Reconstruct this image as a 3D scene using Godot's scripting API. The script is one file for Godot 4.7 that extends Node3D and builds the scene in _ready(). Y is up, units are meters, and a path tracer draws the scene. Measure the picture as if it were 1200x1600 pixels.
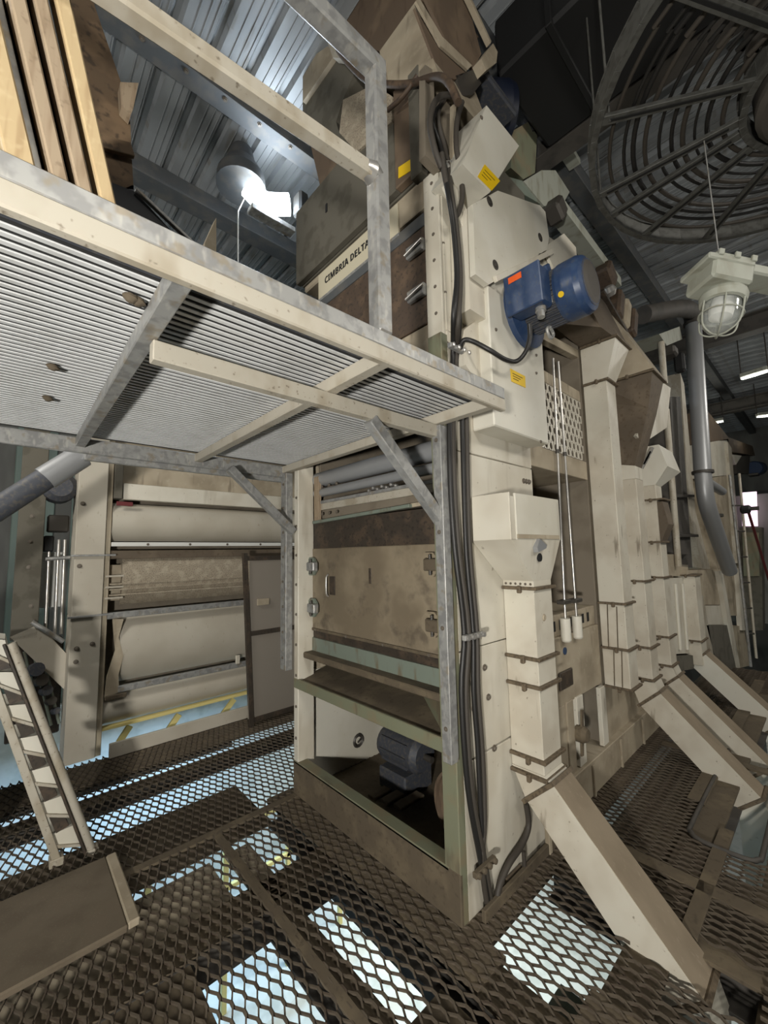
extends Node3D

# ---------------------------------------------------------------- camera model (photo frame 1200 x 1600)
const FOCAL := 638.45
const EYE := Vector3(0, 1.55, 0)
var cam_r: Vector3
var cam_u: Vector3
var cam_f: Vector3
var M := {}
var taken := {}

func set_view() -> void:
	var yaw := deg_to_rad(42.53)
	var pitch := deg_to_rad(5.79)
	var roll := deg_to_rad(-1.176)
	cam_f = Vector3(sin(yaw) * cos(pitch), sin(pitch), -cos(yaw) * cos(pitch))
	var r := cam_f.cross(Vector3.UP).normalized()
	var u := r.cross(cam_f)
	cam_r = r * cos(roll) + u * sin(roll)
	cam_u = -r * sin(roll) + u * cos(roll)

func ray(px: float, py: float) -> Vector3:
	return (cam_f * FOCAL + cam_r * (px - 600.0) + cam_u * (800.0 - py)).normalized()
func at_x(px: float, py: float, v: float) -> Vector3:
	var d := ray(px, py)
	return EYE + d * ((v - EYE.x) / d.x)
func at_y(px: float, py: float, v: float) -> Vector3:
	var d := ray(px, py)
	return EYE + d * ((v - EYE.y) / d.y)
func at_z(px: float, py: float, v: float) -> Vector3:
	var d := ray(px, py)
	return EYE + d * ((v - EYE.z) / d.z)

# ---------------------------------------------------------------- mesh building
class MB:
	var v := PackedVector3Array()
	var n := PackedVector3Array()
	var ix := PackedInt32Array()
	func tri(a: Vector3, b: Vector3, c: Vector3, out: Vector3) -> void:
		var g := (b - a).cross(c - a)
		if g.length_squared() < 1e-16: return
		g = g.normalized()
		if g.dot(out) < 0.0:
			g = -g
			var t := b
			b = c
			c = t
		var k := v.size()
		v.append_array(PackedVector3Array([a, c, b]))
		n.append_array(PackedVector3Array([g, g, g]))
		ix.append_array(PackedInt32Array([k, k + 1, k + 2]))
	func quad(a: Vector3, b: Vector3, c: Vector3, d: Vector3, out: Vector3) -> void:
		tri(a, b, c, out)
		tri(a, c, d, out)
	# chamfered box: centre, size, basis, chamfer
	func cbox(ctr: Vector3, size: Vector3, bas := Basis.IDENTITY, bev := 0.003) -> MB:
		var h := size * 0.5
		var e: float = min(bev, min(h.x, min(h.y, h.z)) * 0.45)
		for ax in 3:
			var b1 := (ax + 1) % 3
			var b2 := (ax + 2) % 3
			for s in [-1.0, 1.0]:
				var p := []
				for q in [[-1.0, -1.0], [1.0, -1.0], [1.0, 1.0], [-1.0, 1.0]]:
					var w := Vector3()
					w[ax] = s * h[ax]
					w[b1] = q[0] * (h[b1] - e)
					w[b2] = q[1] * (h[b2] - e)
					p.append(ctr + bas * w)
				var o := Vector3()
				o[ax] = s
				quad(p[0], p[1], p[2], p[3], bas * o)
			if e > 0.0:
				for s1 in [-1.0, 1.0]:
					for s2 in [-1.0, 1.0]:
						var p2 := []
						for q2 in [[0, -1.0], [0, 1.0], [1, 1.0], [1, -1.0]]:
							var w2 := Vector3()
							w2[ax] = q2[1] * (h[ax] - e)
							w2[b1] = s1 * (h[b1] - (e if q2[0] == 1 else 0.0))
							w2[b2] = s2 * (h[b2] - (0.0 if q2[0] == 1 else e))
							p2.append(ctr + bas * w2)
						var o2 := Vector3()
						o2[b1] = s1
						o2[b2] = s2
						quad(p2[0], p2[1], p2[2], p2[3], bas * o2)
		if e > 0.0:
			for sx in [-1.0, 1.0]:
				for sy in [-1.0, 1.0]:
					for sz in [-1.0, 1.0]:
						var sg := Vector3(sx, sy, sz)
						var cpt := []
						for k in 3:
							var w3 := Vector3(sx * (h.x - e), sy * (h.y - e), sz * (h.z - e))
							w3[k] = sg[k] * h[k]
							cpt.append(ctr + bas * w3)
						tri(cpt[0], cpt[1], cpt[2], bas * sg)
		return self
	func span(a: Vector3, b: Vector3, bev := 0.003) -> MB:
		return cbox((a + b) * 0.5, (b - a).abs(), Basis.IDENTITY, bev)
	# bar from a to b: w across, h along 'up'
	func bar(a: Vector3, b: Vector3, w: float, h: float, up := Vector3.UP, bev := 0.002) -> MB:
		var d := (b - a).normalized()
		var s := d.cross(up)
		if s.length() < 1e-4: s = d.cross(Vector3.RIGHT)
		s = s.normalized()
		var u := s.cross(d)
		return cbox((a + b) * 0.5, Vector3(w, h, a.distance_to(b)), Basis(s, u, -d), bev)
	# two rings of equal count joined, with caps
	func loft(rings: Array, cap := true) -> MB:
		var cen := Vector3()
		var cnt := 0
		for r in rings:
			for p in r:
				cen += p
				cnt += 1
		cen /= cnt
		for k in rings.size() - 1:
			var a: Array = rings[k]
			var b: Array = rings[k + 1]
			var m := a.size()
			var lc := Vector3()
			for p in a: lc += p
			for p in b: lc += p
			lc /= float(2 * m)
			for i in m:
				var j := (i + 1) % m
				var mid: Vector3 = (a[i] + a[j] + b[i] + b[j]) * 0.25
				quad(a[i], a[j], b[j], b[i], mid - lc)
		if cap:
			for e in [rings[0], rings[-1]]:
				var cc := Vector3()
				for p in e: cc += p
				cc /= float(e.size())
				for i in e.size():
					tri(cc, e[i], e[(i + 1) % e.size()], cc - cen)
		return self
	func hexa(a: Array, b: Array) -> MB:
		return loft([a, b])
	# planar outline extruded by off
	func plate(pts: Array, off: Vector3) -> MB:
		var nn := Vector3()
		for i in pts.size():
			nn += (pts[i] - pts[0]).cross(pts[(i + 1) % pts.size()] - pts[0])
		nn = nn.normalized()
		var ex: Vector3 = (pts[1] - pts[0]).normalized()
		var ey := nn.cross(ex)
		var flat := PackedVector2Array()
		for p in pts:
			flat.append(Vector2((p - pts[0]).dot(ex), (p - pts[0]).dot(ey)))
		var t := Geometry2D.triangulate_polygon(flat)
		for i in range(0, t.size(), 3):
			tri(pts[t[i]], pts[t[i + 1]], pts[t[i + 2]], -off)
			tri(pts[t[i]] + off, pts[t[i + 1]] + off, pts[t[i + 2]] + off, off)
		for i in pts.size():
			var a: Vector3 = pts[i]
			var b: Vector3 = pts[(i + 1) % pts.size()]
			# outward side of an edge
			var side := (b - a).cross(nn)
			quad(a, b, b + off, a + off, side)
		return self
	func smooth_grid(g: Array, wrap: bool, flip_ref = null) -> void:
		var rows := g.size()
		var cols: int = g[0].size()
		var base := v.size()
		for i in rows:
			for j in cols:
				var p: Vector3 = g[i][j]
				var i0: int = max(i - 1, 0)
				var i1: int = min(i + 1, rows - 1)
				var j0: int = (j - 1 + cols) % cols if wrap else max(j - 1, 0)
				var j1: int = (j + 1) % cols if wrap else min(j + 1, cols - 1)
				var nn: Vector3 = (g[i1][j] - g[i0][j]).cross(g[i][j1] - g[i][j0])
				if nn.length_squared() < 1e-18: nn = Vector3.UP
				nn = nn.normalized()
				if flip_ref != null:
					var c: Vector3 = flip_ref[i] if flip_ref is Array else p - flip_ref
					var o: Vector3 = p - c
					if nn.dot(o) < 0.0: nn = -nn
				v.append(p)
				n.append(nn)
		for i in rows - 1:
			for j in (cols if wrap else cols - 1):
				var a := base + i * cols + j
				var b := base + i * cols + (j + 1) % cols
				var c2 := base + (i + 1) * cols + (j + 1) % cols
				var d := base + (i + 1) * cols + j
				if (v[b] - v[a]).cross(v[c2] - v[a]).dot(n[a]) > 0.0:
					ix.append_array(PackedInt32Array([a, c2, b, a, d, c2]))
				else:
					ix.append_array(PackedInt32Array([a, b, c2, a, c2, d]))
	func tube(path: Array, r: float, seg := 10, sub := 4, closed_ends := true) -> MB:
		var pts := []
		if sub <= 1 or path.size() < 3:
			pts = path
		else:
			for i in path.size() - 1:
				var p0: Vector3 = path[max(i - 1, 0)]
				var p1: Vector3 = path[i]
				var p2: Vector3 = path[i + 1]
				var p3: Vector3 = path[min(i + 2, path.size() - 1)]
				for k in sub:
					var t := float(k) / sub
					pts.append(p1.cubic_interpolate(p2, p0, p3, t))
			pts.append(path[-1])
		var rows := []
		var side := Vector3.ZERO
		for i in pts.size():
			var d: Vector3 = (pts[min(i + 1, pts.size() - 1)] - pts[max(i - 1, 0)]).normalized()
			if side == Vector3.ZERO:
				side = d.cross(Vector3.UP)
				if side.length() < 0.05: side = d.cross(Vector3.RIGHT)
			side = (side - d * side.dot(d)).normalized()
			var up := d.cross(side)
			var row := []
			for j in seg:
				var a := TAU * j / seg
				row.append(pts[i] + (side * cos(a) + up * sin(a)) * r)
			rows.append(row)
		smooth_grid(rows, true, pts)
		if closed_ends:
			for e in [0, rows.size() - 1]:
				var o: Vector3 = pts[0] - pts[1] if e == 0 else pts[-1] - pts[-2]
				for j in seg:
					tri(pts[e], rows[e][j], rows[e][(j + 1) % seg], o)
		return self
	# turned shape: profile of Vector2(radius, along axis)
	func lathe(prof: Array, o: Vector3, axis: Vector3, seg := 20) -> MB:
		axis = axis.normalized()
		var s := axis.cross(Vector3.UP)
		if s.length() < 0.05: s = axis.cross(Vector3.RIGHT)
		s = s.normalized()
		var u := axis.cross(s)
		for k in prof.size() - 1:
			var a: Vector2 = prof[k]
			var b: Vector2 = prof[k + 1]
			var nr := Vector2(b.y - a.y, -(b.x - a.x)).normalized()
			var rows := []
			var base := v.size()
			for j in seg + 1:
				var t := TAU * j / seg
				var dir := s * cos(t) + u * sin(t)
				v.append(o + dir * a.x + axis * a.y)
				v.append(o + dir * b.x + axis * b.y)
				var nn := (dir * nr.x + axis * nr.y).normalized()
				n.append(nn)
				n.append(nn)
			for j in seg:
				var q := base + j * 2
				var tris := [[q, q + 1, q + 3], [q, q + 3, q + 2]]
				for t3 in tris:
					var g := (v[t3[1]] - v[t3[0]]).cross(v[t3[2]] - v[t3[0]])
					if g.length_squared() < 1e-18: continue
					if g.dot(n[t3[0]]) > 0.0:
						ix.append_array(PackedInt32Array([t3[0], t3[2], t3[1]]))
					else:
						ix.append_array(PackedInt32Array([t3[0], t3[1], t3[2]]))
		return self
	func mesh(off: Vector3) -> ArrayMesh:
		var m := ArrayMesh.new()
		if v.is_empty(): return m
		var w := PackedVector3Array()
		w.resize(v.size())
		for i in v.size(): w[i] = v[i] - off
		var arr := []
		arr.resize(Mesh.ARRAY_MAX)
		arr[Mesh.ARRAY_VERTEX] = w
		arr[Mesh.ARRAY_NORMAL] = n
		arr[Mesh.ARRAY_INDEX] = ix
		m.add_surface_from_arrays(Mesh.PRIMITIVE_TRIANGLES, arr)
		return m

func mb() -> MB:
	return MB.new()

# ---------------------------------------------------------------- objects
func numbered(called: String) -> String:
	if not taken.has(called):
		taken[called] = 0
		return called
	taken[called] += 1
	return "%s_%03d" % [called, taken[called]]

func thing(called: String, base: Vector3, label: String, category: String, group := "") -> Node3D:
	var o := Node3D.new()
	o.name = numbered(called)
	add_child(o)
	o.position = base
	o.set_meta("label", label)
	o.set_meta("category", category)
	if group != "": o.set_meta("group", group)
	return o

func setting(called: String, base := Vector3.ZERO) -> Node3D:
	var o := Node3D.new()
	o.name = numbered(called)
	add_child(o)
	o.position = base
	o.set_meta("kind", "structure")
	return o

func origin_of(o: Node) -> Vector3:
	var p := Vector3.ZERO
	while o != self and o is Node3D:
		p += (o as Node3D).position
		o = o.get_parent()
	return p

func part(b: MB, called: String, m: Material, parent: Node, label := "") -> MeshInstance3D:
	var o := MeshInstance3D.new()
	o.name = called
	o.mesh = b.mesh(origin_of(parent))
	o.material_override = m
	parent.add_child(o, true)
	if label != "": o.set_meta("label", label)
	return o

# a piece that shares a mesh built about the origin
func piece(mesh: Mesh, called: String, m: Material, parent: Node, pos: Vector3, bas := Basis.IDENTITY) -> MeshInstance3D:
	var o := MeshInstance3D.new()
	o.name = called
	o.mesh = mesh
	o.material_override = m
	parent.add_child(o, true)
	o.transform = Transform3D(bas, pos - origin_of(parent))
	return o

var bolt_mesh: Mesh
func bolt(parent: Node, pos: Vector3, axis: Vector3, k := 1.0) -> void:
	axis = axis.normalized()
	var s := axis.cross(Vector3.UP)
	if s.length() < 0.05: s = axis.cross(Vector3.RIGHT)
	s = s.normalized()
	piece(bolt_mesh, "bolt", M.bolt_grey, parent, pos, Basis(s * k, axis * k, s.cross(axis) * k))

# ---------------------------------------------------------------- materials
func noise_img(seed_: int, size: int, freq: float, oct: int, stretch: int) -> PackedByteArray:
	var f := FastNoiseLite.new()
	f.seed = seed_
	f.noise_type = FastNoiseLite.TYPE_SIMPLEX_SMOOTH
	f.frequency = freq
	f.fractal_octaves = oct
	f.fractal_gain = 0.55
	var im := f.get_seamless_image(size, size / stretch, false, false, 0.2, true)
	if stretch > 1: im.resize(size, size, Image.INTERPOLATE_CUBIC)
	im.convert(Image.FORMAT_L8)
	return im.get_data()

# layers: [seed, frequency, octaves, vertical stretch, colour, from, to, strength]
func paint(called: String, base: Color, layers: Array, rough: float, metal: float, metres: float, relief := 0.0) -> StandardMaterial3D:
	var size := 384
	var px := size * size
	var r := PackedFloat32Array()
	var g := PackedFloat32Array()
	var b := PackedFloat32Array()
	r.resize(px)
	g.resize(px)
	b.resize(px)
	r.fill(base.r)
	g.fill(base.g)
	b.fill(base.b)
	var first: PackedByteArray
	for l in layers:
		var d := noise_img(l[0], size, l[1], l[2], l[3])
		if first.is_empty(): first = d
		var c: Color = l[4]
		var lut := PackedFloat32Array()
		for i in 256: lut.append(smoothstep(l[5], l[6], i / 255.0) * l[7])
		for i in px:
			var t := lut[d[i]]
			if t > 0.0:
				r[i] += (c.r - r[i]) * t
				g[i] += (c.g - g[i]) * t
				b[i] += (c.b - b[i]) * t
	var out := PackedByteArray()
	out.resize(px * 3)
	for i in px:
		out[i * 3] = int(r[i] * 255.0)
		out[i * 3 + 1] = int(g[i] * 255.0)
		out[i * 3 + 2] = int(b[i] * 255.0)
	var m := StandardMaterial3D.new()
	m.resource_name = called
	m.albedo_texture = ImageTexture.create_from_image(Image.create_from_data(size, size, false, Image.FORMAT_RGB8, out))
	m.uv1_triplanar = true
	m.uv1_world_triplanar = true
	m.uv1_triplanar_sharpness = 8.0
	m.uv1_scale = Vector3.ONE / metres
	m.roughness = rough
	m.metallic = metal
	if relief > 0.0:
		m.heightmap_enabled = true
		m.heightmap_texture = ImageTexture.create_from_image(Image.create_from_data(size, size, false, Image.FORMAT_L8, first))
		m.heightmap_scale = relief
	M[called] = m
	return m

func plain(called: String, c: Color, rough: float, metal := 0.0) -> StandardMaterial3D:
	var m := StandardMaterial3D.new()
	m.resource_name = called
	m.albedo_color = c
	m.roughness = rough
	m.metallic = metal
	M[called] = m
	return m

func glow(called: String, c: Color, energy: float) -> StandardMaterial3D:
	var m := plain(called, c, 0.4)
	m.emission_enabled = true
	m.emission = c
	m.emission_energy_multiplier = energy
	return m

func make_materials() -> void:
	var dust := Color(0.50, 0.455, 0.38)
	var grime := Color(0.33, 0.29, 0.235)
	paint("cream", Color(0.79, 0.77, 0.715), [[1, 0.008, 4, 1, Color(0.725, 0.695, 0.63), 0.3, 0.9, 0.8], [2, 0.02, 4, 6, dust, 0.62, 1.0, 0.35], [3, 0.09, 3, 1, grime, 0.82, 0.94, 0.5]], 0.5, 0.0, 1.7)
	paint("cream_clean", Color(0.80, 0.785, 0.735), [[4, 0.008, 4, 1, Color(0.745, 0.725, 0.665), 0.3, 0.9, 0.8], [5, 0.08, 3, 1, dust, 0.85, 0.96, 0.4]], 0.48, 0.0, 1.7)
	paint("cream_dusty", Color(0.645, 0.60, 0.52), [[6, 0.008, 4, 1, dust, 0.3, 0.9, 0.7], [7, 0.05, 4, 1, Color(0.70, 0.665, 0.59), 0.6, 0.9, 0.4], [8, 0.03, 4, 5, grime, 0.66, 0.95, 0.45]], 0.75, 0.0, 1.5)
	paint("duct", Color(0.78, 0.758, 0.70), [[9, 0.008, 4, 1, Color(0.70, 0.665, 0.60), 0.3, 0.9, 0.8], [10, 0.04, 4, 7, grime, 0.76, 0.96, 0.55], [11, 0.1, 3, 1, grime, 0.82, 0.92, 0.7]], 0.5, 0.0, 1.3)
	paint("beige", Color(0.70, 0.675, 0.62), [[12, 0.006, 4, 1, Color(0.645, 0.615, 0.555), 0.3, 0.9, 0.7], [13, 0.09, 3, 2, dust, 0.8, 0.95, 0.35]], 0.6, 0.0, 1.6)
	paint("grit", Color(0.60, 0.56, 0.49), [[14, 0.16, 3, 1, Color(0.40, 0.355, 0.295), 0.5, 0.75, 0.7], [15, 0.02, 3, 1, Color(0.70, 0.66, 0.58), 0.5, 0.8, 0.5]], 0.9, 0.0, 0.7)
	paint("brown_panel", Color(0.43, 0.385, 0.315), [[16, 0.006, 4, 1, Color(0.53, 0.485, 0.405), 0.3, 0.8, 0.9], [17, 0.012, 5, 1, Color(0.26, 0.225, 0.185), 0.5, 0.95, 0.6], [18, 0.1, 3, 1, Color(0.5, 0.455, 0.38), 0.7, 0.95, 0.35]], 0.7, 0.0, 1.1)
	paint("dark_panel", Color(0.215, 0.185, 0.155), [[19, 0.015, 4, 1, Color(0.30, 0.25, 0.20), 0.4, 0.75, 0.8], [20, 0.08, 4, 1, Color(0.14, 0.12, 0.10), 0.6, 0.8, 0.7]], 0.6, 0.0, 1.0)
	paint("grime", Color(0.34, 0.30, 0.24), [[21, 0.01, 5, 1, Color(0.41, 0.365, 0.29), 0.4, 0.85, 0.8], [22, 0.05, 4, 1, Color(0.25, 0.215, 0.17), 0.55, 0.9, 0.6]], 0.85, 0.0, 0.9)
	paint("rust_mesh", Color(0.31, 0.275, 0.23), [[23, 0.01, 4, 1, Color(0.38, 0.34, 0.285), 0.4, 0.85, 0.8], [24, 0.02, 4, 1, Color(0.22, 0.175, 0.135), 0.5, 0.85, 0.8]], 0.8, 0.1, 1.3)
	paint("green_steel", Color(0.44, 0.45, 0.365), [[25, 0.01, 4, 1, Color(0.47, 0.425, 0.335), 0.4, 0.8, 0.8], [26, 0.03, 4, 4, grime, 0.6, 0.95, 0.5]], 0.65, 0.0, 1.2)
	paint("green_clean", Color(0.44, 0.475, 0.435), [[27, 0.03, 4, 3, Color(0.40, 0.37, 0.30), 0.5, 0.85, 0.8]], 0.55, 0.0, 1.2)
	paint("galvanised", Color(0.60, 0.60, 0.59), [[28, 0.03, 4, 1, Color(0.50, 0.50, 0.495), 0.35, 0.7, 0.8], [29, 0.06, 4, 3, Color(0.70, 0.69, 0.66), 0.6, 0.85, 0.6], [30, 0.02, 4, 1, Color(0.52, 0.47, 0.39), 0.62, 0.85, 0.6]], 0.42, 0.35, 0.8)
	paint("galvanised_cream", Color(0.68, 0.655, 0.60), [[31, 0.015, 4, 2, Color(0.58, 0.54, 0.465), 0.4, 0.85, 0.7], [32, 0.09, 3, 1, grime, 0.74, 0.88, 0.6]], 0.55, 0.1, 0.9)
	paint("aluminium", Color(0.82, 0.825, 0.825), [[33, 0.01, 4, 1, Color(0.74, 0.74, 0.73), 0.4, 0.8, 0.7]], 0.45, 0.2, 0.7)
	paint("roof", Color(0.56, 0.575, 0.585), [[34, 0.012, 4, 3, Color(0.47, 0.48, 0.485), 0.4, 0.8, 0.8], [35, 0.05, 4, 6, Color(0.42, 0.40, 0.37), 0.66, 0.9, 0.5]], 0.5, 0.2, 2.5)
	paint("purlin", Color(0.30, 0.31, 0.32), [[36, 0.02, 4, 1, Color(0.38, 0.37, 0.35), 0.4, 0.8, 0.7]], 0.6, 0.1, 1.5)
	paint("dark_beam", Color(0.28, 0.265, 0.245), [[37, 0.02, 4, 1, Color(0.21, 0.20, 0.185), 0.4, 0.8, 0.7]], 0.7, 0.0, 1.5)
	paint("wood", Color(0.68, 0.60, 0.46), [[38, 0.05, 4, 12, Color(0.59, 0.50, 0.37), 0.4, 0.85, 0.8], [39, 0.03, 3, 1, Color(0.74, 0.67, 0.53), 0.55, 0.85, 0.5], [57, 0.12, 2, 2, Color(0.40, 0.32, 0.23), 0.84, 0.95, 0.4]], 0.7, 0.0, 0.5)
	paint("wood_grey", Color(0.58, 0.515, 0.43), [[40, 0.05, 4, 12, Color(0.49, 0.42, 0.335), 0.4, 0.85, 0.8], [41, 0.04, 3, 1, Color(0.40, 0.34, 0.27), 0.7, 0.9, 0.4]], 0.8, 0.0, 0.5)
	paint("rust_sheet", Color(0.34, 0.275, 0.205), [[42, 0.012, 4, 1, Color(0.45, 0.37, 0.28), 0.45, 0.75, 0.8], [43, 0.05, 4, 1, Color(0.21, 0.17, 0.13), 0.6, 0.8, 0.7]], 0.75, 0.1, 1.2)
	paint("hopper_brown", Color(0.36, 0.30, 0.24), [[44, 0.008, 4, 1, Color(0.44, 0.375, 0.30), 0.4, 0.85, 0.8], [45, 0.03, 4, 3, Color(0.27, 0.215, 0.17), 0.6, 0.95, 0.5]], 0.75, 0.0, 1.2)
	paint("hopper_grey", Color(0.36, 0.345, 0.305), [[46, 0.015, 4, 1, Color(0.30, 0.285, 0.245), 0.45, 0.75, 0.8]], 0.9, 0.0, 1.2)
	paint("lid_board", Color(0.385, 0.345, 0.285), [[47, 0.008, 5, 1, Color(0.345, 0.305, 0.25), 0.35, 0.9, 0.9], [48, 0.15, 3, 1, Color(0.47, 0.42, 0.35), 0.7, 0.9, 0.5]], 0.9, 0.0, 0.7)
	paint("lower_floor", Color(0.80, 0.815, 0.80), [[49, 0.02, 4, 1, Color(0.70, 0.72, 0.705), 0.4, 0.8, 0.8]], 0.7, 0.0, 3.0)
	paint("teal_wall", Color(0.44, 0.50, 0.47), [[51, 0.01, 4, 4, Color(0.36, 0.41, 0.385), 0.4, 0.8, 0.8]], 0.6, 0.0, 2.5)
	paint("grey_wall", Color(0.42, 0.42, 0.40), [[52, 0.012, 4, 4, Color(0.35, 0.345, 0.33), 0.4, 0.8, 0.8]], 0.7, 0.0, 2.5)
	paint("motor_blue", Color(0.16, 0.235, 0.36), [[53, 0.03, 4, 1, Color(0.21, 0.275, 0.38), 0.4, 0.8, 0.8], [54, 0.05, 4, 2, Color(0.28, 0.29, 0.31), 0.66, 0.85, 0.6]], 0.38, 0.0, 0.5)
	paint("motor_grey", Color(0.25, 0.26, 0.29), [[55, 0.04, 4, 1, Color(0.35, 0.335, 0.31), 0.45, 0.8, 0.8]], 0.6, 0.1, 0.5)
	paint("fixture", Color(0.60, 0.61, 0.565), [[56, 0.012, 4, 3, Color(0.49, 0.48, 0.42), 0.5, 0.95, 0.7]], 0.55, 0.0, 0.5)
	paint("cage_tray", Color(0.34, 0.34, 0.325), [[58, 0.04, 4, 1, Color(0.27, 0.265, 0.25), 0.4, 0.8, 0.8]], 0.55, 0.3, 0.8)
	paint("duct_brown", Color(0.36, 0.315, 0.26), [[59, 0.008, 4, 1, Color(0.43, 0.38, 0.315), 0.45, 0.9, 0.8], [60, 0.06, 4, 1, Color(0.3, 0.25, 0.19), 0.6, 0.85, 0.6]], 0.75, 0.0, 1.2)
	paint("inner_steel", Color(0.46, 0.425, 0.37), [[66, 0.01, 4, 1, Color(0.40, 0.365, 0.31), 0.35, 0.9, 0.8]], 0.8, 0.0, 1.2)
	paint("chute_dust", Color(0.53, 0.48, 0.405), [[64, 0.01, 4, 1, Color(0.465, 0.415, 0.345), 0.35, 0.9, 0.8], [65, 0.06, 4, 1, Color(0.64, 0.60, 0.53), 0.74, 0.9, 0.6]], 0.9, 0.0, 0.9)
	paint("brown_dark", Color(0.27, 0.215, 0.165), [[61, 0.015, 4, 1, Color(0.36, 0.29, 0.22), 0.45, 0.8, 0.8], [62, 0.07, 4, 1, Color(0.16, 0.125, 0.10), 0.6, 0.85, 0.7]], 0.65, 0.0, 1.0)
	paint("band", Color(0.42, 0.37, 0.30), [[63, 0.05, 4, 1, Color(0.30, 0.26, 0.21), 0.4, 0.8, 0.8]], 0.6, 0.2, 0.6)
	plain("motor_shaded", Color(0.05, 0.08, 0.15), 0.45)  # motor blue darkened in colour for a motor that is lit less
	plain("bolt_grey", Color(0.40, 0.37, 0.33), 0.5, 0.2)
	plain("navy", Color(0.06, 0.07, 0.09), 0.6)
	plain("steel_dark", Color(0.27, 0.255, 0.235), 0.5, 0.3)
	plain("black", Color(0.05, 0.05, 0.05), 0.7)
	plain("rubber", Color(0.115, 0.11, 0.105), 0.5)
	plain("rubber_dusty", Color(0.225, 0.205, 0.18), 0.65)
	plain("painted_gap", Color(0.10, 0.10, 0.10), 0.9)  # near black, holds the dark of the slat gaps in its colour
	plain("yellow", Color(0.86, 0.71, 0.06), 0.5)
	plain("yellow_beam", Color(0.80, 0.74, 0.48), 0.5)
	plain("orange", Color(0.87, 0.35, 0.12), 0.5)
	plain("red", Color(0.36, 0.10, 0.11), 0.5)
	plain("print", Color(0.07, 0.07, 0.07), 0.6)
	plain("print_yellow", Color(0.33, 0.27, 0.05), 0.6)
	plain("sign_white", Color(0.74, 0.71, 0.62), 0.55)
	plain("chrome", Color(0.72, 0.71, 0.69), 0.3, 0.7)
	plain("white_paint", Color(0.82, 0.82, 0.80), 0.5)
	plain("screen_cloth", Color(0.50, 0.47, 0.43), 0.75)
	plain("pipe_grey", Color(0.60, 0.605, 0.61), 0.4, 0.4)
	var gl := plain("glass", Color(0.85, 0.87, 0.85, 0.25), 0.05)
	gl.transparency = BaseMaterial3D.TRANSPARENCY_ALPHA
	glow("lamp_glow", Color(0.93, 0.97, 1.0), 14.0)
	glow("work_glow", Color(1.0, 0.96, 0.88), 4.0)
	glow("tube_glow", Color(1.0, 1.0, 0.96), 1.2)
	glow("window_glow", Color(1.0, 0.88, 0.96), 1.6)

# ================================================================ scene
func _ready() -> void:
	set_view()
	var cam := Camera3D.new()
	cam.name = "camera"
	cam.fov = rad_to_deg(2.0 * atan(800.0 / FOCAL))
	cam.near = 0.02
	cam.far = 200.0
	add_child(cam)
	cam.transform = Transform3D(Basis(cam_r, cam_u, -cam_f), EYE)
	cam.current = true
	var we := WorldEnvironment.new()
	we.name = "environment"
	var env := Environment.new()
	env.background_mode = Environment.BG_COLOR
	env.background_color = Color(0.0, 0.0, 0.0)
	env.tonemap_mode = Environment.TONE_MAPPER_LINEAR
	env.tonemap_exposure = 1.16
	env.sdfgi_enabled = true
	env.ssao_enabled = true
	env.ssil_enabled = true
	we.environment = env
	add_child(we)

	make_materials()
	bolt_mesh = mb().lathe([Vector2(0.0, 0.008), Vector2(0.007, 0.008), Vector2(0.0085, 0.006), Vector2(0.0085, 0.002), Vector2(0.013, 0.002), Vector2(0.013, -0.002)], Vector3.ZERO, Vector3.UP, 8).mesh(Vector3.ZERO)
	lamps()
	shell()
	grating()
	lower_level()
	platform()
	cleaner_lower()
	cleaner_side()
	cleaner_upper()
	belt_guard()
	side_recess()
	near_duct()
	far_ducts()
	second_unit()
	roll_machine()
	ladder_stair()
	stacked_frames()
	feed_hoppers()
	cables()
	cable_tray()
	caged_lamp()
	oddments()

# ---------------------------------------------------------------- light
func omni(parent: Node, pos: Vector3, energy: float, col: Color, size: float) -> void:
	var l := OmniLight3D.new()
	l.name = "light_source"
	parent.add_child(l)
	l.position = pos - origin_of(parent)
	l.light_energy = energy
	l.light_color = col
	l.light_size = size
	l.omni_range = 40.0
	l.omni_attenuation = 2.0
	l.shadow_enabled = true

func area(parent: Node, pos: Vector3, dir: Vector3, w: float, h: float, energy: float, col: Color) -> void:
	var l := AreaLight3D.new()
	l.name = "light_source"
	parent.add_child(l)
	var z := -dir.normalized()
	var x := Vector3.UP.cross(z)
	if x.length() < 0.05: x = Vector3.RIGHT
	x = x.normalized()
	l.transform = Transform3D(Basis(x, z.cross(x), z), pos - origin_of(parent))
	l.area_size = Vector2(w, h)
	l.light_energy = energy
	l.light_color = col
	l.area_range = 40.0
	l.shadow_enabled = true

func flood_lamp(pos: Vector3, dir: Vector3, w: float, h: float, energy: float, col: Color, label: String, pole_to: Vector3) -> void:
	var t := thing("flood_lamp", pos, label, "lamp", "flood lamps of the hall")
	var z := -dir.normalized()
	var x := Vector3.UP.cross(z)
	if x.length() < 0.05: x = Vector3.RIGHT
	x = x.normalized()
	var bs := Basis(x, z.cross(x), z)
	part(mb().cbox(pos + z * 0.05, Vector3(w + 0.04, h + 0.04, 0.08), bs, 0.01), "housing", M.steel_dark, t)
	part(mb().cbox(pos + z * 0.004, Vector3(w, h, 0.006), bs, 0.002), "lens", M.work_glow, t)
	part(mb().tube([pos + z * 0.08, pole_to], 0.015, 8, 1), "pole", M.steel_dark, t)
	area(t, pos - z * 0.006, dir, w, h, energy, col)

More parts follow.
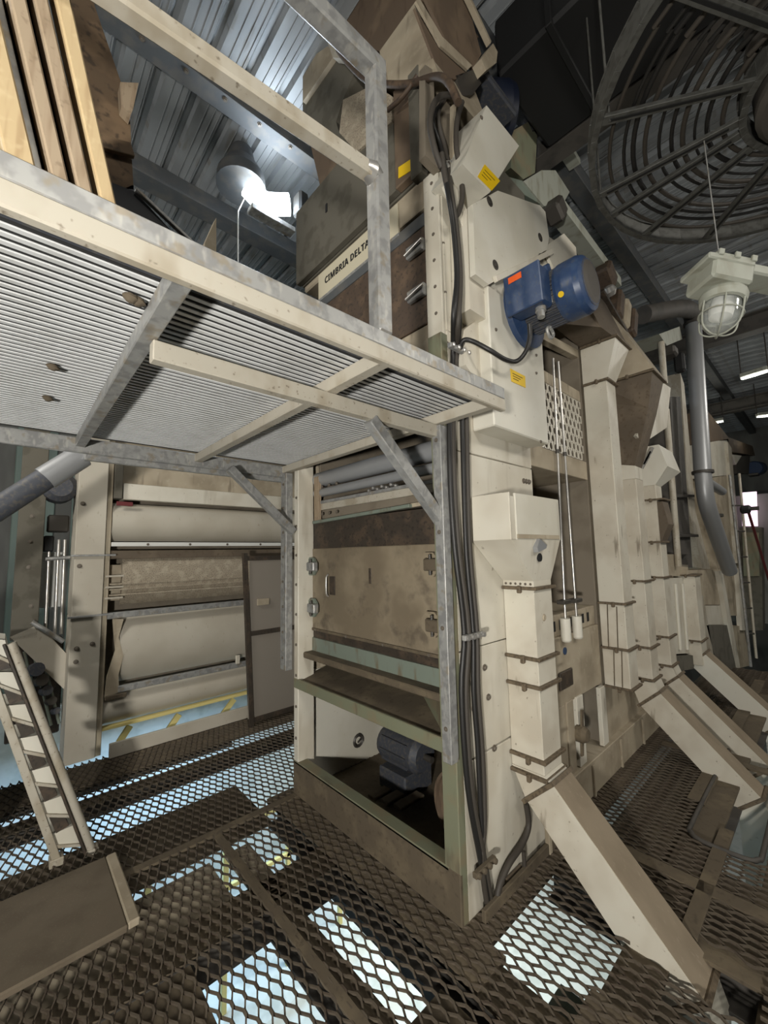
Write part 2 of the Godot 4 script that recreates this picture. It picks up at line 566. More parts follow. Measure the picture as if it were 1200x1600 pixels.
func lamps() -> void:
	# portable work lamp on a stand left of the viewer: the shadows of the beams on the deck slats point away from it
	flood_lamp(Vector3(-1.3, 1.2, 0.5), Vector3(0.72, 0.2, -0.68), 0.2, 0.14, 11.0, Color(1.0, 0.985, 0.955), "portable work lamp on a stand facing the walkway", Vector3(-1.36, 0.02, 0.57))
	# hall flood lamps hung behind the viewer: shadows of motor and cable fall down and to the right
	flood_lamp(Vector3(0.3, 3.7, 2.2), Vector3(0.50, -0.42, -0.76), 0.9, 0.6, 3.4, Color(1.0, 0.985, 0.955), "hall flood lamp hung from the roof facing the belt guard", Vector3(0.3, 5.17, 2.3))
	flood_lamp(Vector3(3.6, 4.0, 2.4), Vector3(0.25, -0.6, -0.76), 0.9, 0.6, 4.2, Color(1.0, 0.985, 0.955), "hall flood lamp hung from the roof facing the slanted chutes", Vector3(3.6, 5.17, 2.5))
	flood_lamp(Vector3(-1.7, 3.4, -2.6), Vector3(0.80, -0.52, -0.35), 0.7, 0.5, 5.0, Color(1.0, 0.985, 0.955), "added fill lamp with no seen source, hung facing the roll machine", Vector3(-1.8, 5.17, -2.6))  # added to fill the shade, no such lamp seen
	flood_lamp(Vector3(7.5, 4.2, 1.5), Vector3(-0.1, -0.8, -0.6), 0.8, 0.5, 3.5, Color(1.0, 0.985, 0.955), "added fill lamp with no seen source, hung facing the far machine row", Vector3(7.5, 5.17, 1.6))  # extra lamp added only to lift the dark parts
	# bright lamp seen under the roof, above the walkway rail
	var p := at_y(405, 300, 4.75)
	var t := thing("high_bay_lamp", p, "bright white roof lamp with a dark bell housing above the walkway rail", "lamp")
	var q1 := at_y(388, 292, 4.75)
	var q2 := at_y(418, 318, 4.75)
	var q3 := at_y(452, 320, 4.75)
	part(mb().lathe([Vector2(0.0, 0.42), Vector2(0.09, 0.42), Vector2(0.12, 0.30), Vector2(0.20, 0.16), Vector2(0.21, 0.06), Vector2(0.0, 0.06)], p + Vector3(-0.12, -0.02, -0.1), Vector3.UP, 24), "housing", M.purlin, t)
	part(mb().tube([q1, q1.lerp(q2, 0.5) + Vector3(0, -0.02, 0), q2, q3], 0.088, 12, 5), "lamp_glass", M.lamp_glow, t)
	part(mb().tube([p + Vector3(-0.12, 0.4, -0.1), p + Vector3(-0.12, 0.43, -0.1)], 0.02, 8, 1), "hanger", M.purlin, t)
	part(mb().tube([q1 + Vector3(0, -0.03, 0), at_y(372, 330, 4.55), at_z(372, 415, at_y(372, 330, 4.55).z)], 0.006, 6, 1), "wire", M.white_paint, t)
	part(mb().cbox(at_y(425, 345, 4.55), Vector3(0.42, 0.05, 0.1), Basis.IDENTITY, 0.005), "bracket", M.galvanised, t)
	part(mb().cbox(q3 + Vector3(0.12, 0.06, 0), Vector3(0.1, 0.22, 0.14), Basis.IDENTITY, 0.02), "ballast_box", M.purlin, t)
	omni(t, (q1 + q3) * 0.5 + Vector3(0.0, -0.12, 0.02), 0.8, Color(0.90, 0.95, 1.0), 0.09)

# ---------------------------------------------------------------- building shell
const ROOF := 5.2
func shell() -> void:
	# deck of the roof: sheets with ribs, each sheet four ribs wide
	var ceil := setting("ceiling", Vector3(0, ROOF, 0))
	var sheet := mb()
	var zs := [-7.0, 4.0]
	var prof := [Vector2(0, 0), Vector2(0.135, 0), Vector2(0.155, 0.045), Vector2(0.19, 0.045), Vector2(0.21, 0.0), Vector2(0.255, 0.0)]
	for k in 4:
		for i in prof.size() - 1:
			var a: Vector2 = prof[i] + Vector2(k * 0.255, 0)
			var b: Vector2 = prof[i + 1] + Vector2(k * 0.255, 0)
			sheet.quad(Vector3(a.x, a.y, zs[0]), Vector3(b.x, b.y, zs[0]), Vector3(b.x, b.y, zs[1]), Vector3(a.x, a.y, zs[1]), Vector3(0, -1, 0))
	for k in 4:
		for s in [0.02, 0.075, 0.118]:
			sheet.cbox(Vector3(k * 0.255 + s, -0.003, -1.5), Vector3(0.006, 0.008, 11.0), Basis.IDENTITY, 0.001)
	var sm := sheet.mesh(Vector3.ZERO)
	for k in 20:
		piece(sm, "roof_sheet", M.roof, ceil, Vector3(-3.35 + k * 1.02, ROOF, 0))
	part(mb().span(Vector3(-3.4, ROOF + 0.06, -7.1), Vector3(17.2, ROOF + 0.2, 4.1)), "roof_slab", M.dark_beam, ceil)
	# purlins along x, beams along z
	for pz in [[-2.955, -2.80], [-4.13, -3.93], [-1.45, -1.30], [-5.4, -5.2], [0.2, 0.36], [1.7, 1.86]]:
		var t := setting("trim_roof_purlin")
		part(mb().span(Vector3(-3.3, ROOF - 0.16, pz[0]), Vector3(17, ROOF - 0.145, pz[1])), "lower_flange", M.purlin, t)
		part(mb().span(Vector3(-3.3, ROOF - 0.145, pz[1] - 0.012), Vector3(17, ROOF - 0.004, pz[1])), "web", M.purlin, t)
		part(mb().span(Vector3(-3.3, ROOF - 0.014, pz[0]), Vector3(17, ROOF - 0.002, pz[1])), "upper_flange", M.purlin, t)
		if pz[0] == -2.955:
			for k in 12:
				bolt(t, Vector3(0.2 + k * 0.28, ROOF - 0.162, -2.84), Vector3(0, -1, 0), 1.5)
	for bx in [[3.02, 3.20], [8.0, 8.2], [12.5, 12.7]]:
		var t2 := setting("trim_roof_beam")
		part(mb().span(Vector3(bx[0], ROOF - 0.46, -7), Vector3(bx[1], ROOF - 0.44, 4)), "lower_flange", M.dark_beam, t2)
		part(mb().span(Vector3((bx[0] + bx[1]) * 0.5 - 0.008, ROOF - 0.44, -7), Vector3((bx[0] + bx[1]) * 0.5 + 0.008, ROOF - 0.19, 4)), "web", M.dark_beam, t2)
		part(mb().span(Vector3(bx[0], ROOF - 0.19, -7), Vector3(bx[1], ROOF - 0.17, 4)), "upper_flange", M.dark_beam, t2)
	# walls with thickness, from the lower floor up to the roof
	var w := setting("wall_back", Vector3(7, 0, -7))
	part(mb().span(Vector3(-3.4, -3.6, -7.2), Vector3(17.2, ROOF + 0.1, -7.0)), "wall_slab", M.grey_wall, w)
	for k in 34:
		part(mb().span(Vector3(-3.3 + k * 0.3, -3.5, -7.0), Vector3(-3.3 + k * 0.3 + 0.12, ROOF, -6.96), 0.015), "wall_rib", M.teal_wall, w)
	w = setting("wall_left", Vector3(-3.2, 0, 0))
	part(mb().span(Vector3(-3.4, -3.6, -7.2), Vector3(-3.2, ROOF + 0.1, 4.2)), "wall_slab", M.grey_wall, w)
	w = setting("wall_right", Vector3(17, 0, 0))
	part(mb().span(Vector3(17.0, -3.6, -7.2), Vector3(17.2, ROOF + 0.1, 4.2)), "wall_slab", M.grey_wall, w)
	w = setting("wall_front", Vector3(7, 0, 4))
	part(mb().span(Vector3(-3.4, -3.6, 4.0), Vector3(17.2, ROOF + 0.1, 4.2)), "wall_slab", M.grey_wall, w)

# ---------------------------------------------------------------- expanded-metal floor
func grating() -> void:
	var f := setting("floor")
	var lwd := 0.115
	var swd := 0.045
	# each strand runs along z and swings between its two neighbours
	var b := mb()
	var x0 := -1.4
	var cols := int((7.0 - x0) / (swd * 0.5))
	for i in cols:
		var xc := x0 + i * swd * 0.5
		var runs := [[-4.02, 0.5]]
		if xc > 1.50: runs = [[-1.16, 0.5]]
		if xc > 1.50 and xc < 2.6: runs.append([-4.02, -2.56])
		if xc > 3.4: runs = [[-1.16, -0.1]]
		if xc < 0.0: runs = [[-4.02, 0.2]]
		var sgn := 1.0 if i % 2 == 0 else -1.0
		for run in runs:
			var k0 := int(floor(run[0] / (lwd * 0.5)))
			var k1 := int(ceil(run[1] / (lwd * 0.5)))
			var prev: Array = []
			for k in range(k0, k1 + 1):
				var sw := sgn * (1.0 if posmod(k, 2) == 0 else -1.0)
				var zc := k * lwd * 0.5
				var open := false
				if xc > 1.86 and xc < 2.12 and zc > -0.69 and zc < -0.31: open = true
				if xc > 2.79 and xc < 6.0 and zc > -0.67 and zc < -0.38: open = true
				if open:
					prev = []
					continue
				for e in [-0.011, 0.011]:
					var c := Vector3(xc + sw * (swd * 0.25 - 0.0028), -0.004 + sw * 0.0028, zc + e)
					var row := [c + Vector3(-0.0033, -0.0042, 0), c + Vector3(0.0033, -0.0026, 0), c + Vector3(0.0033, 0.0042, 0), c + Vector3(-0.0033, 0.0026, 0)]
					if prev.size() > 0:
						b.quad(prev[3], prev[2], row[2], row[3], Vector3.UP)
						b.quad(prev[0], prev[3], row[3], row[0], Vector3.LEFT)
						b.quad(prev[1], prev[2], row[2], row[1], Vector3.RIGHT)
					prev = row
	var m := part(b, "expanded_metal_mesh", M.rust_mesh, f, "brown expanded metal mesh")
	m.set_meta("kind", "stuff")
	# flat bars along the edges of the mesh panels
	for s in [[Vector3(-1.3, -0.012, -2.525), Vector3(1.47, 0.002, -2.475)], [Vector3(0.925, -0.012, -2.475), Vector3(0.968, 0.002, 0.4)], [Vector3(1.31, -0.03, -2.6), Vector3(1.50, -0.006, -0.99)], [Vector3(1.5, -0.03, -1.17), Vector3(6.5, -0.006, -1.06)], [Vector3(2.1, -0.012, -0.56), Vector3(3.0, 0.003, -0.5)], [Vector3(2.39, -0.012, -0.95), Vector3(2.47, 0.003, 0.4)], [Vector3(1.12, -0.03, -0.72), Vector3(1.62, -0.006, 0.4)], [Vector3(-1.3, -0.03, -4.0), Vector3(2.4, -0.006, -3.63)], [Vector3(3.2, -0.012, -0.75), Vector3(6.5, 0.003, -0.66)], [Vector3(3.9, -0.012, -1.06), Vector3(3.98, 0.003, 0.0)]]:
		part(mb().span(s[0], s[1], 0.001), "edge_bar", M.grime, f)
	part(mb().tube([Vector3(4.4, 0.0, -0.675), Vector3(3.0, 0.0, -0.675), Vector3(2.84, 0.0, -0.66), Vector3(2.79, 0.0, -0.60), Vector3(2.79, 0.0, -0.44), Vector3(2.83, 0.0, -0.385), Vector3(3.0, 0.0, -0.375), Vector3(4.4, 0.0, -0.375)], 0.012, 8, 3), "opening_rim", M.dark_beam, f)
	# joists under the mesh
	for s in [[Vector3(-1.4, -0.17, -2.015), Vector3(7, -0.155, -1.85), 1], [Vector3(-1.4, -0.115, -3.47), Vector3(7, -0.10, -3.37), 1], [Vector3(-1.4, -0.17, -0.70), Vector3(7, -0.155, -0.55), 1], [Vector3(0.957, -0.17, -2.0), Vector3(1.05, -0.155, 0.5), 0], [Vector3(2.05, -0.17, -1.1), Vector3(2.2, -0.155, 0.5), 0], [Vector3(1.31, -0.17, -2.6), Vector3(1.47, -0.155, 0.5), 0]]:
		var a: Vector3 = s[0]
		var c: Vector3 = s[1]
		part(mb().span(a, c, 0.002), "joist_flange", M.dark_beam, f)
		if s[2] == 1:
			var zc := (a.z + c.z) * 0.5
			part(mb().span(Vector3(a.x, c.y, zc - 0.006), Vector3(c.x, -0.035, zc + 0.006), 0.001), "joist_web", M.dark_beam, f)
			part(mb().span(Vector3(a.x, -0.035, a.z), Vector3(c.x, -0.02, c.z), 0.001), "joist_flange", M.grime, f)
		else:
			var xc2 := (a.x + c.x) * 0.5
			part(mb().span(Vector3(xc2 - 0.006, -0.155, a.z), Vector3(xc2 + 0.006, -0.035, c.z), 0.001), "joist_web", M.dark_beam, f)
			part(mb().span(Vector3(a.x, -0.035, a.z), Vector3(c.x, -0.02, c.z), 0.001), "joist_flange", M.grime, f)
	# closing plates under the mesh
	for s in [[0.0, 1.31, -3.09, -2.52, 0], [0.03, 0.90, -2.45, -2.05, 1], [0.98, 1.12, -2.45, -2.05, 1], [-1.3, 0.64, -2.0, 0.45, 0], [1.12, 1.86, -0.72, 0.45, 0], [1.86, 2.12, -0.33, 0.45, 0], [2.12, 2.78, -1.05, 0.45, 0], [2.78, 6.9, -1.05, -0.67, 0], [2.78, 6.9, -0.38, 0.45, 0], [1.08, 1.31, -1.16, -0.72, 0]]:
		part(mb().span(Vector3(s[0], -0.125, s[2]), Vector3(s[1], -0.11, s[3]), 0.002), "closing_plate", M.cream_dusty if s[4] == 1 else M.grime, f)
	part(mb().span(Vector3(-1.3, -0.06, -3.64), Vector3(1.5, -0.03, -3.615), 0.001), "tie_rod", M.dark_beam, f)
	part(mb().bar(Vector3(1.43, -0.3, -2.4), Vector3(1.42, -0.3, -0.9), 0.05, 0.05), "tie_rod", M.dark_beam, f)

func lower_level() -> void:
	var f := setting("floor")
	part(mb().span(Vector3(-3.3, -3.6, -4.6), Vector3(17, -3.5, 4)), "slab", M.lower_floor, f)
	part(mb().span(Vector3(-3.3, -3.6, -7.0), Vector3(17, -3.5, -4.6)), "slab", M.lower_floor, f)
	part(mb().span(Vector3(-3.2, -3.5, -6.95), Vector3(9.0, -0.3, -6.9)), "wall_lining", M.lower_floor, f)
	var t3 := thing("grey_duct", Vector3(1.85, -1.0, -0.9), "pale grey square duct passing down below the mesh beside the near chute", "duct")
	part(mb().span(Vector3(1.66, -2.2, -0.98), Vector3(1.9, -0.35, -0.76), 0.004), "duct_wall", M.green_clean, t3)
	part(mb().span(Vector3(1.655, -2.2, -0.77), Vector3(1.905, -0.35, -0.755), 0.004), "corner_angle", M.white_paint, t3)
	# yellow guard rail of the lower level
	var y := thing("guard_rail", Vector3(1.1, -0.9, -4.9), "yellow steel guard rail below the roll machine", "railing")
	for yy in [-1.6, -2.2]:
		part(mb().span(Vector3(-0.5, yy - 0.05, -5.05), Vector3(4.0, yy, -5.0), 0.005), "rail", M.yellow_beam, y)
	for k in 6:
		part(mb().span(Vector3(-0.4 + k * 0.8, -3.5, -5.05), Vector3(-0.34 + k * 0.8, -1.6, -5.0), 0.005), "post", M.yellow_beam, y)
	part(mb().bar(Vector3(0.2, -2.2, -3.9), Vector3(2.2, -2.2, -2.9), 0.08, 0.12), "slanted_rail", M.yellow_beam, y)
	# added lamps standing in for daylight, to brighten the lower level
	for s in [[Vector3(1.6, -0.75, -5.6), 1.3, 7.0, Color(0.70, 0.86, 1.0)], [Vector3(4.2, -1.05, -4.2), 1.3, 6.5, Color(0.97, 1.0, 0.98)], [Vector3(4.0, -1.05, -1.9), 1.3, 5.5, Color(0.97, 1.0, 0.98)], [Vector3(-0.9, -0.8, -5.4), 1.3, 4.0, Color(0.68, 0.85, 1.0)]]:
		var p: Vector3 = s[0]
		var t := thing("added_lamp", p, "added lamp with no seen source, brightening the lower level", "lamp", "added lamps of the lower level")
		part(mb().span(p + Vector3(-s[1] * 0.5, 0.01, -0.06), p + Vector3(s[1] * 0.5, 0.07, 0.06), 0.005), "housing", M.fixture, t)
		part(mb().span(p + Vector3(-s[1] * 0.48, -0.002, -0.045), p + Vector3(s[1] * 0.48, 0.009, 0.045), 0.003), "tube", M.tube_glow, t)
		area(t, p + Vector3(0, -0.008, 0), Vector3.DOWN, s[1], 0.1, s[2], s[3])

# ---------------------------------------------------------------- walkway platform with slatted deck
func platform() -> void:
	var t := thing("walkway_platform", Vector3(0.5, 2.1, -1.7), "raised steel walkway with slatted deck seen from below, bolted to the cleaner", "walkway")
	var x0 := -2.2
	var x1 := 1.44
	# slats
	var pitch := 0.029
	var n := int((2.60 - 1.01) / pitch)
	var slat := mb().cbox(Vector3.ZERO, Vector3(x1 - x0, 0.004, 0.0155), Basis.IDENTITY, 0.0012).mesh(Vector3.ZERO)
	for i in n:
		piece(slat, "slat", M.aluminium, t, Vector3((x0 + x1) * 0.5, 2.190, -1.015 - i * pitch))
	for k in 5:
		part(mb().span(Vector3(x0, 2.192, -0.88 - k * 0.344 - 0.341), Vector3(x1, 2.205, -0.88 - k * 0.344), 0.001), "deck_plank", M.painted_gap, t)  # shade between the slats is put into the plank colour
	part(mb().span(Vector3(x0, 2.19, -0.995), Vector3(x1, 2.24, -0.885), 0.003), "edge_channel", M.motor_grey, t)  # dark channel, its grey also paints in the shadow of the rail
	# frame
	part(mb().span(Vector3(x0, 2.115, -0.872), Vector3(1.46, 2.165, -0.846), 0.004), "outer_rail", M.galvanised_cream, t)
	part(mb().span(Vector3(x0, 2.165, -0.885), Vector3(1.465, 2.215, -0.85), 0.004), "kick_rail", M.galvanised, t)
	part(mb().span(Vector3(x0, 2.105, -2.625), Vector3(1.46, 2.185, -2.60), 0.004), "back_rail", M.galvanised, t)
	part(mb().span(Vector3(0.27, 2.075, -2.66), Vector3(1.50, 2.14, -2.63), 0.004), "back_fascia", M.galvanised, t)
	for cx in [0.245, 0.835, 1.43, -0.5]:
		part(mb().span(Vector3(cx - 0.022, 2.135, -2.60), Vector3(cx + 0.022, 2.183, -0.872), 0.003), "cross_beam", M.galvanised if cx < 0.3 else M.galvanised_cream, t)
	part(mb().span(Vector3(0.255, 2.078, -1.215), Vector3(1.47, 2.134, -1.175), 0.003), "stiffener_beam", M.galvanised_cream, t)
	part(mb().bar(Vector3(1.03, 2.08, -1.195), Vector3(1.45, 1.69, -1.195), 0.05, 0.05, Vector3.FORWARD, 0.004), "knee_brace", M.galvanised, t)
	part(mb().bar(Vector3(0.99, 2.10, -2.50), Vector3(1.44, 1.71, -2.50), 0.05, 0.05, Vector3.FORWARD, 0.004), "knee_brace", M.galvanised, t)
	# support legs (angles) against the cleaner
	var l1 := part(mb().span(Vector3(1.415, 0.66, -1.205), Vector3(1.465, 2.13, -1.155), 0.003), "support_leg", M.galvanised, t)
	for k in 4: bolt(l1, Vector3(1.414, 0.8 + k * 0.42, -1.18), Vector3.LEFT, 0.8)
	var l2 := part(mb().span(Vector3(1.41, 0.78, -2.62), Vector3(1.462, 2.13, -2.545), 0.003), "support_leg", M.galvanised, t)
	for k in 8: bolt(l2, Vector3(1.41, 0.86 + k * 0.17, -2.585), Vector3.LEFT, 0.8)
	# dirt lumps hanging from the slats
	for d in [[215, 470], [205, 465], [83, 573], [75, 622]]:
		var pp := at_y(d[0], d[1], 2.18)
		part(mb().lathe([Vector2(0, 0.012), Vector2(0.016, 0.004), Vector2(0.02, -0.003), Vector2(0.008, -0.012), Vector2(0, -0.014)], pp, Vector3(0.2, 1, 0.1), 7), "dirt_lump", M.grime, t)
	# guard rail
	var g := thing("walkway_railing", Vector3(0.8, 2.2, -0.87), "square galvanised steel railing along the edge of the walkway", "railing")
	part(mb().span(Vector3(0.775, 2.21, -0.90), Vector3(0.83, 3.13, -0.845), 0.006), "post", M.galvanised, g)
	part(mb().bar(Vector3(0.79, 2.735, -0.872), Vector3(-2.2, 2.45, -0.872), 0.045, 0.045, Vector3.UP, 0.006), "mid_rail", M.galvanised_cream, g)
	part(mb().bar(Vector3(0.83, 3.13, -0.872), Vector3(-2.2, 2.98, -0.872), 0.055, 0.055, Vector3.UP, 0.006), "top_rail", M.galvanised, g)
	part(mb().lathe([Vector2(0.0, 0.032), Vector2(0.026, 0.03), Vector2(0.036, 0.0), Vector2(0.026, -0.03), Vector2(0, -0.032)], Vector3(0.776, 2.735, -0.872), Vector3.RIGHT, 10), "weld_bead", M.chrome, g)
	# round brace below the far end of the walkway
	var b := thing("brace_pipe", Vector3(0.1, 1.8, -2.7), "thick grey steel pipe brace slanting below the walkway back rail", "pipe")
	part(mb().tube([at_z(128, 712, -2.72), at_z(70, 748, -2.72)], 0.062, 16, 1), "pipe", M.pipe_grey, b)
	var ba := at_z(75, 745, -2.72)
	var bd := (at_z(-90, 850, -2.72) - ba).normalized()
	part(mb().tube([ba, ba + bd * (ba.y / -bd.y)], 0.055, 16, 1), "sleeve", M.motor_grey, b)

# ---------------------------------------------------------------- seed cleaner, front face (x = 1.47) below the walkway
const FX := 1.47
const SZ := -1.17
var cleaner: Node3D
func cleaner_lower() -> void:
	var t := thing("seed_cleaner", Vector3(2.0, 0, -1.85), "tall cream seed cleaner with lettered name band, hinged brown panel and open base", "machine")
	cleaner = t
	# corner posts
	part(mb().span(Vector3(1.465, 0.0, -1.255), Vector3(1.515, 2.6, -1.17), 0.004), "corner_post", M.green_steel, t)
	part(mb().span(Vector3(1.465, 0.0, -2.53), Vector3(1.59, 2.2, -2.475), 0.004), "corner_post", M.cream, t)
	for k in 9:
		bolt(t, Vector3(1.464, 0.35 + k * 0.2, -2.50), Vector3.LEFT, 0.8)
	# hinged panel with darker bands above and below, set back between the posts
	part(mb().span(Vector3(1.585, 1.59, -2.47), Vector3(1.60, 1.78, -1.21), 0.002), "upper_band", M.dark_panel, t)
	var p := part(mb().span(Vector3(1.575, 1.05, -2.47), Vector3(1.60, 1.593, -1.21), 0.004), "hinged_panel", M.brown_panel, t)
	part(mb().span(Vector3(1.568, 1.035, -2.47), Vector3(1.577, 1.052, -1.21), 0.002), "panel_lip", M.grime, p)
	for k in 4: bolt(p, Vector3(1.566, 1.043, -2.42 + k * 0.34), Vector3.LEFT, 0.7)
	part(mb().span(Vector3(1.583, 0.985, -2.47), Vector3(1.597, 1.04, -1.21), 0.002), "lower_band", M.dark_panel, t)
	part(mb().span(Vector3(1.57, 0.90, -2.47), Vector3(1.595, 0.987, -1.21), 0.002), "sill_band", M.green_clean, t)
	# panel grip
	var gp := at_x(519, 915, 1.572)
	part(mb().span(gp + Vector3(-0.002, -0.06, -0.03), gp + Vector3(0.004, 0.06, 0.03), 0.001), "painted_grip_recess", M.dark_panel, p)  # dark plate paints the shade of the grip hole
	part(mb().tube([gp + Vector3(-0.006, -0.07, -0.035), gp + Vector3(-0.022, -0.05, -0.035), gp + Vector3(-0.022, 0.05, -0.035), gp + Vector3(-0.006, 0.07, -0.035)], 0.006, 6, 3), "grip", M.chrome, p)
	part(mb().cbox(at_x(578, 900, 1.574), Vector3(0.004, 0.09, 0.02), Basis.IDENTITY, 0.001), "painted_slot", M.dark_panel, p)  # dark box painted for the shade in a slot
	# clamp latches
	for l in [[489, 885], [490, 949], [673, 882], [676, 975]]:
		var q := at_x(l[0], l[1], 1.56)
		var ring := []
		for k in 8:
			var a := TAU * (k + 0.5) / 8.0
			ring.append(q + Vector3(0, sin(a) * 0.066, cos(a) * 0.066))
		var h := part(mb().plate(ring, Vector3(-0.014, 0, 0)), "latch_plate", M.green_clean if l[0] < 600 else M.brown_panel, t)
		part(mb().span(q + Vector3(-0.05, -0.03, -0.01), q + Vector3(-0.01, 0.03, 0.08), 0.006), "latch_block", M.galvanised if l[0] < 600 else M.grime, h)
		part(mb().tube([q + Vector3(-0.04, -0.05, 0.03), q + Vector3(-0.04, 0.05, 0.03)], 0.008, 6, 1), "latch_pin", M.steel_dark, h)
	# ledge, sloping tray, cheek and lip
	part(mb().span(Vector3(1.50, 0.862, -2.47), Vector3(1.60, 0.90, -1.21), 0.005), "ledge", M.grime, t)
	part(mb().span(Vector3(1.74, 0.74, -2.50), Vector3(1.76, 0.90, -1.20), 0.002), "tray_back", M.green_steel, t)
	part(mb().hexa([Vector3(1.75, 0.755, -2.50), Vector3(1.75, 0.755, -1.22), Vector3(1.75, 0.775, -1.22), Vector3(1.75, 0.775, -2.50)], [Vector3(1.475, 0.695, -2.50), Vector3(1.475, 0.695, -1.22), Vector3(1.475, 0.715, -1.22), Vector3(1.475, 0.715, -2.50)]), "sloping_tray", M.grime, t)
	part(mb().span(Vector3(1.462, 0.665, -2.53), Vector3(1.48, 0.73, -1.21), 0.004), "tray_lip", M.green_steel, t)
	part(mb().hexa([Vector3(1.74, 0.775, -1.62), Vector3(1.74, 0.90, -1.45), Vector3(1.74, 0.90, -1.22), Vector3(1.74, 0.775, -1.22)], [Vector3(1.485, 0.72, -1.24), Vector3(1.485, 0.90, -1.235), Vector3(1.485, 0.90, -1.22), Vector3(1.485, 0.72, -1.22)]), "tray_cheek", M.green_steel, t)
	# base: kick panel with folded rim, inner walls, inner floor
	part(mb().span(Vector3(1.462, 0.0, -2.53), Vector3(1.482, 0.205, -1.17), 0.004), "kick_panel", M.grime, t)
	part(mb().span(Vector3(1.462, 0.19, -2.53), Vector3(1.535, 0.207, -1.23), 0.003), "kick_rim", M.green_steel, t)
	part(mb().span(Vector3(1.50, -0.04, -2.55), Vector3(2.6, 0.75, -2.53), 0.002), "inner_side_wall", M.cream_clean, t)
	part(mb().span(Vector3(1.49, -0.03, -2.53), Vector3(2.6, 0.0, -1.17), 0.002), "inner_floor", M.grime, t)
	part(mb().span(Vector3(2.6, 0.02, -2.55), Vector3(2.62, 1.0, -1.19), 0.002), "inner_back_wall", M.inner_steel, t)
	part(mb().span(Vector3(1.76, 0.72, -2.53), Vector3(2.6, 0.74, -1.25), 0.002), "inner_deck", M.inner_steel, t)
	# round knob on the inner wall
	var kn := at_z(560, 1157, -2.525)
	part(mb().lathe([Vector2(0.026, 0.0), Vector2(0.042, 0.012), Vector2(0.052, 0.0)], kn, Vector3.BACK, 14), "ring_knob", M.steel_dark, t)
	part(mb().cbox(kn + Vector3(0, 0, 0.01), Vector3(0.03, 0.012, 0.012), Basis(Vector3.BACK, 0.6), 0.002), "knob_lever", M.steel_dark, t)
	# open top with sieve boats
	part(mb().span(Vector3(2.300, 1.7, -2.5), Vector3(2.320, 2.75, -1.2), 0.002), "sieve_back", M.inner_steel, t)
	part(mb().span(Vector3(1.630, 1.60, -2.47), Vector3(2.300, 2.75, -2.45), 0.002), "sieve_side", M.inner_steel, t)
	part(mb().tube([Vector3(1.630, 2.085, -2.47), Vector3(1.630, 2.085, -1.24)], 0.055, 14, 1), "sieve_roller", M.pipe_grey, t)
	part(mb().tube([Vector3(1.610, 1.985, -2.47), Vector3(1.610, 1.985, -1.24)], 0.03, 12, 1), "sieve_roller", M.pipe_grey, t)
	part(mb().span(Vector3(1.590, 1.905, -2.40), Vector3(1.670, 1.925, -1.24), 0.002), "sieve_rail", M.galvanised, t)
	part(mb().span(Vector3(1.595, 1.86, -2.40), Vector3(1.615, 1.905, -1.24), 0.002), "sieve_rail", M.galvanised_cream, t)
	part(mb().span(Vector3(1.620, 1.80, -2.44), Vector3(2.200, 1.87, -1.24), 0.002), "sieve_frame", M.inner_steel, t)
	part(mb().bar(Vector3(1.590, 1.79, -2.05), Vector3(1.590, 1.81, -1.26), 0.02, 0.022), "sieve_rail", M.cream_dusty, t)
	part(mb().bar(Vector3(1.570, 1.775, -2.44), Vector3(1.570, 1.80, -1.5), 0.03, 0.02), "torn_gasket", M.green_clean, t)
	part(mb().span(Vector3(1.575, 1.78, -2.45), Vector3(1.600, 2.10, -2.39), 0.003), "gasket_post", M.wood_grey, t)
	for k in 3:
		bolt(t, Vector3(1.585, 1.83, -2.36 + k * 0.085), Vector3.LEFT, 0.9)
		bolt(t, Vector3(1.585, 2.02, -2.36 + k * 0.085), Vector3.LEFT, 0.9)
	for k in 7:
		part(mb().lathe([Vector2(0, 0.016), Vector2(0.012, 0.008), Vector2(0.012, -0.008), Vector2(0, -0.014)], Vector3(1.640, 1.94 + 0.012 * (k % 2), -1.92 + k * 0.04), Vector3.LEFT, 8), "rubber_ball", M.chrome, t)
	# motor and pulley inside the base
	var m := thing("base_motor", Vector3(2.0, 0.0, -1.9), "dusty grey electric motor standing inside the open cleaner base", "motor")
	part(mb().lathe([Vector2(0, -0.2), Vector2(0.1, -0.2), Vector2(0.115, -0.17), Vector2(0.115, 0.12), Vector2(0.09, 0.16), Vector2(0.0, 0.16)], Vector3(2.05, 0.24, -2.05), Vector3.BACK, 20), "motor_body", M.motor_grey, m)
	for k in 10:
		var a := TAU * k / 10.0
		part(mb().cbox(Vector3(2.05, 0.24, -2.08) + Vector3(cos(a), sin(a), 0) * 0.118, Vector3(0.018, 0.008, 0.24), Basis(Vector3.BACK, a), 0.002), "cooling_fin", M.motor_grey, m)
	part(mb().span(Vector3(1.92, 0.0, -2.2), Vector3(2.18, 0.13, -1.95), 0.01), "motor_foot", M.motor_grey, m)
	part(mb().lathe([Vector2(0, 0.0), Vector2(0.02, 0.0), Vector2(0.02, 0.07), Vector2(0, 0.07)], Vector3(2.05, 0.24, -1.9), Vector3.BACK, 10), "shaft", M.steel_dark, m)
	for k in 3: part(mb().span(Vector3(1.78, 0.0 + 0.02 * k, -2.15 + 0.12 * k), Vector3(1.98, 0.02 + 0.02 * k, -2.08 + 0.12 * k), 0.004), "mount_rail", M.grime, m)
	var w := thing("drive_pulley", Vector3(1.8, 0.0, -1.45), "large dark brown belt pulley inside the open cleaner base", "pulley")
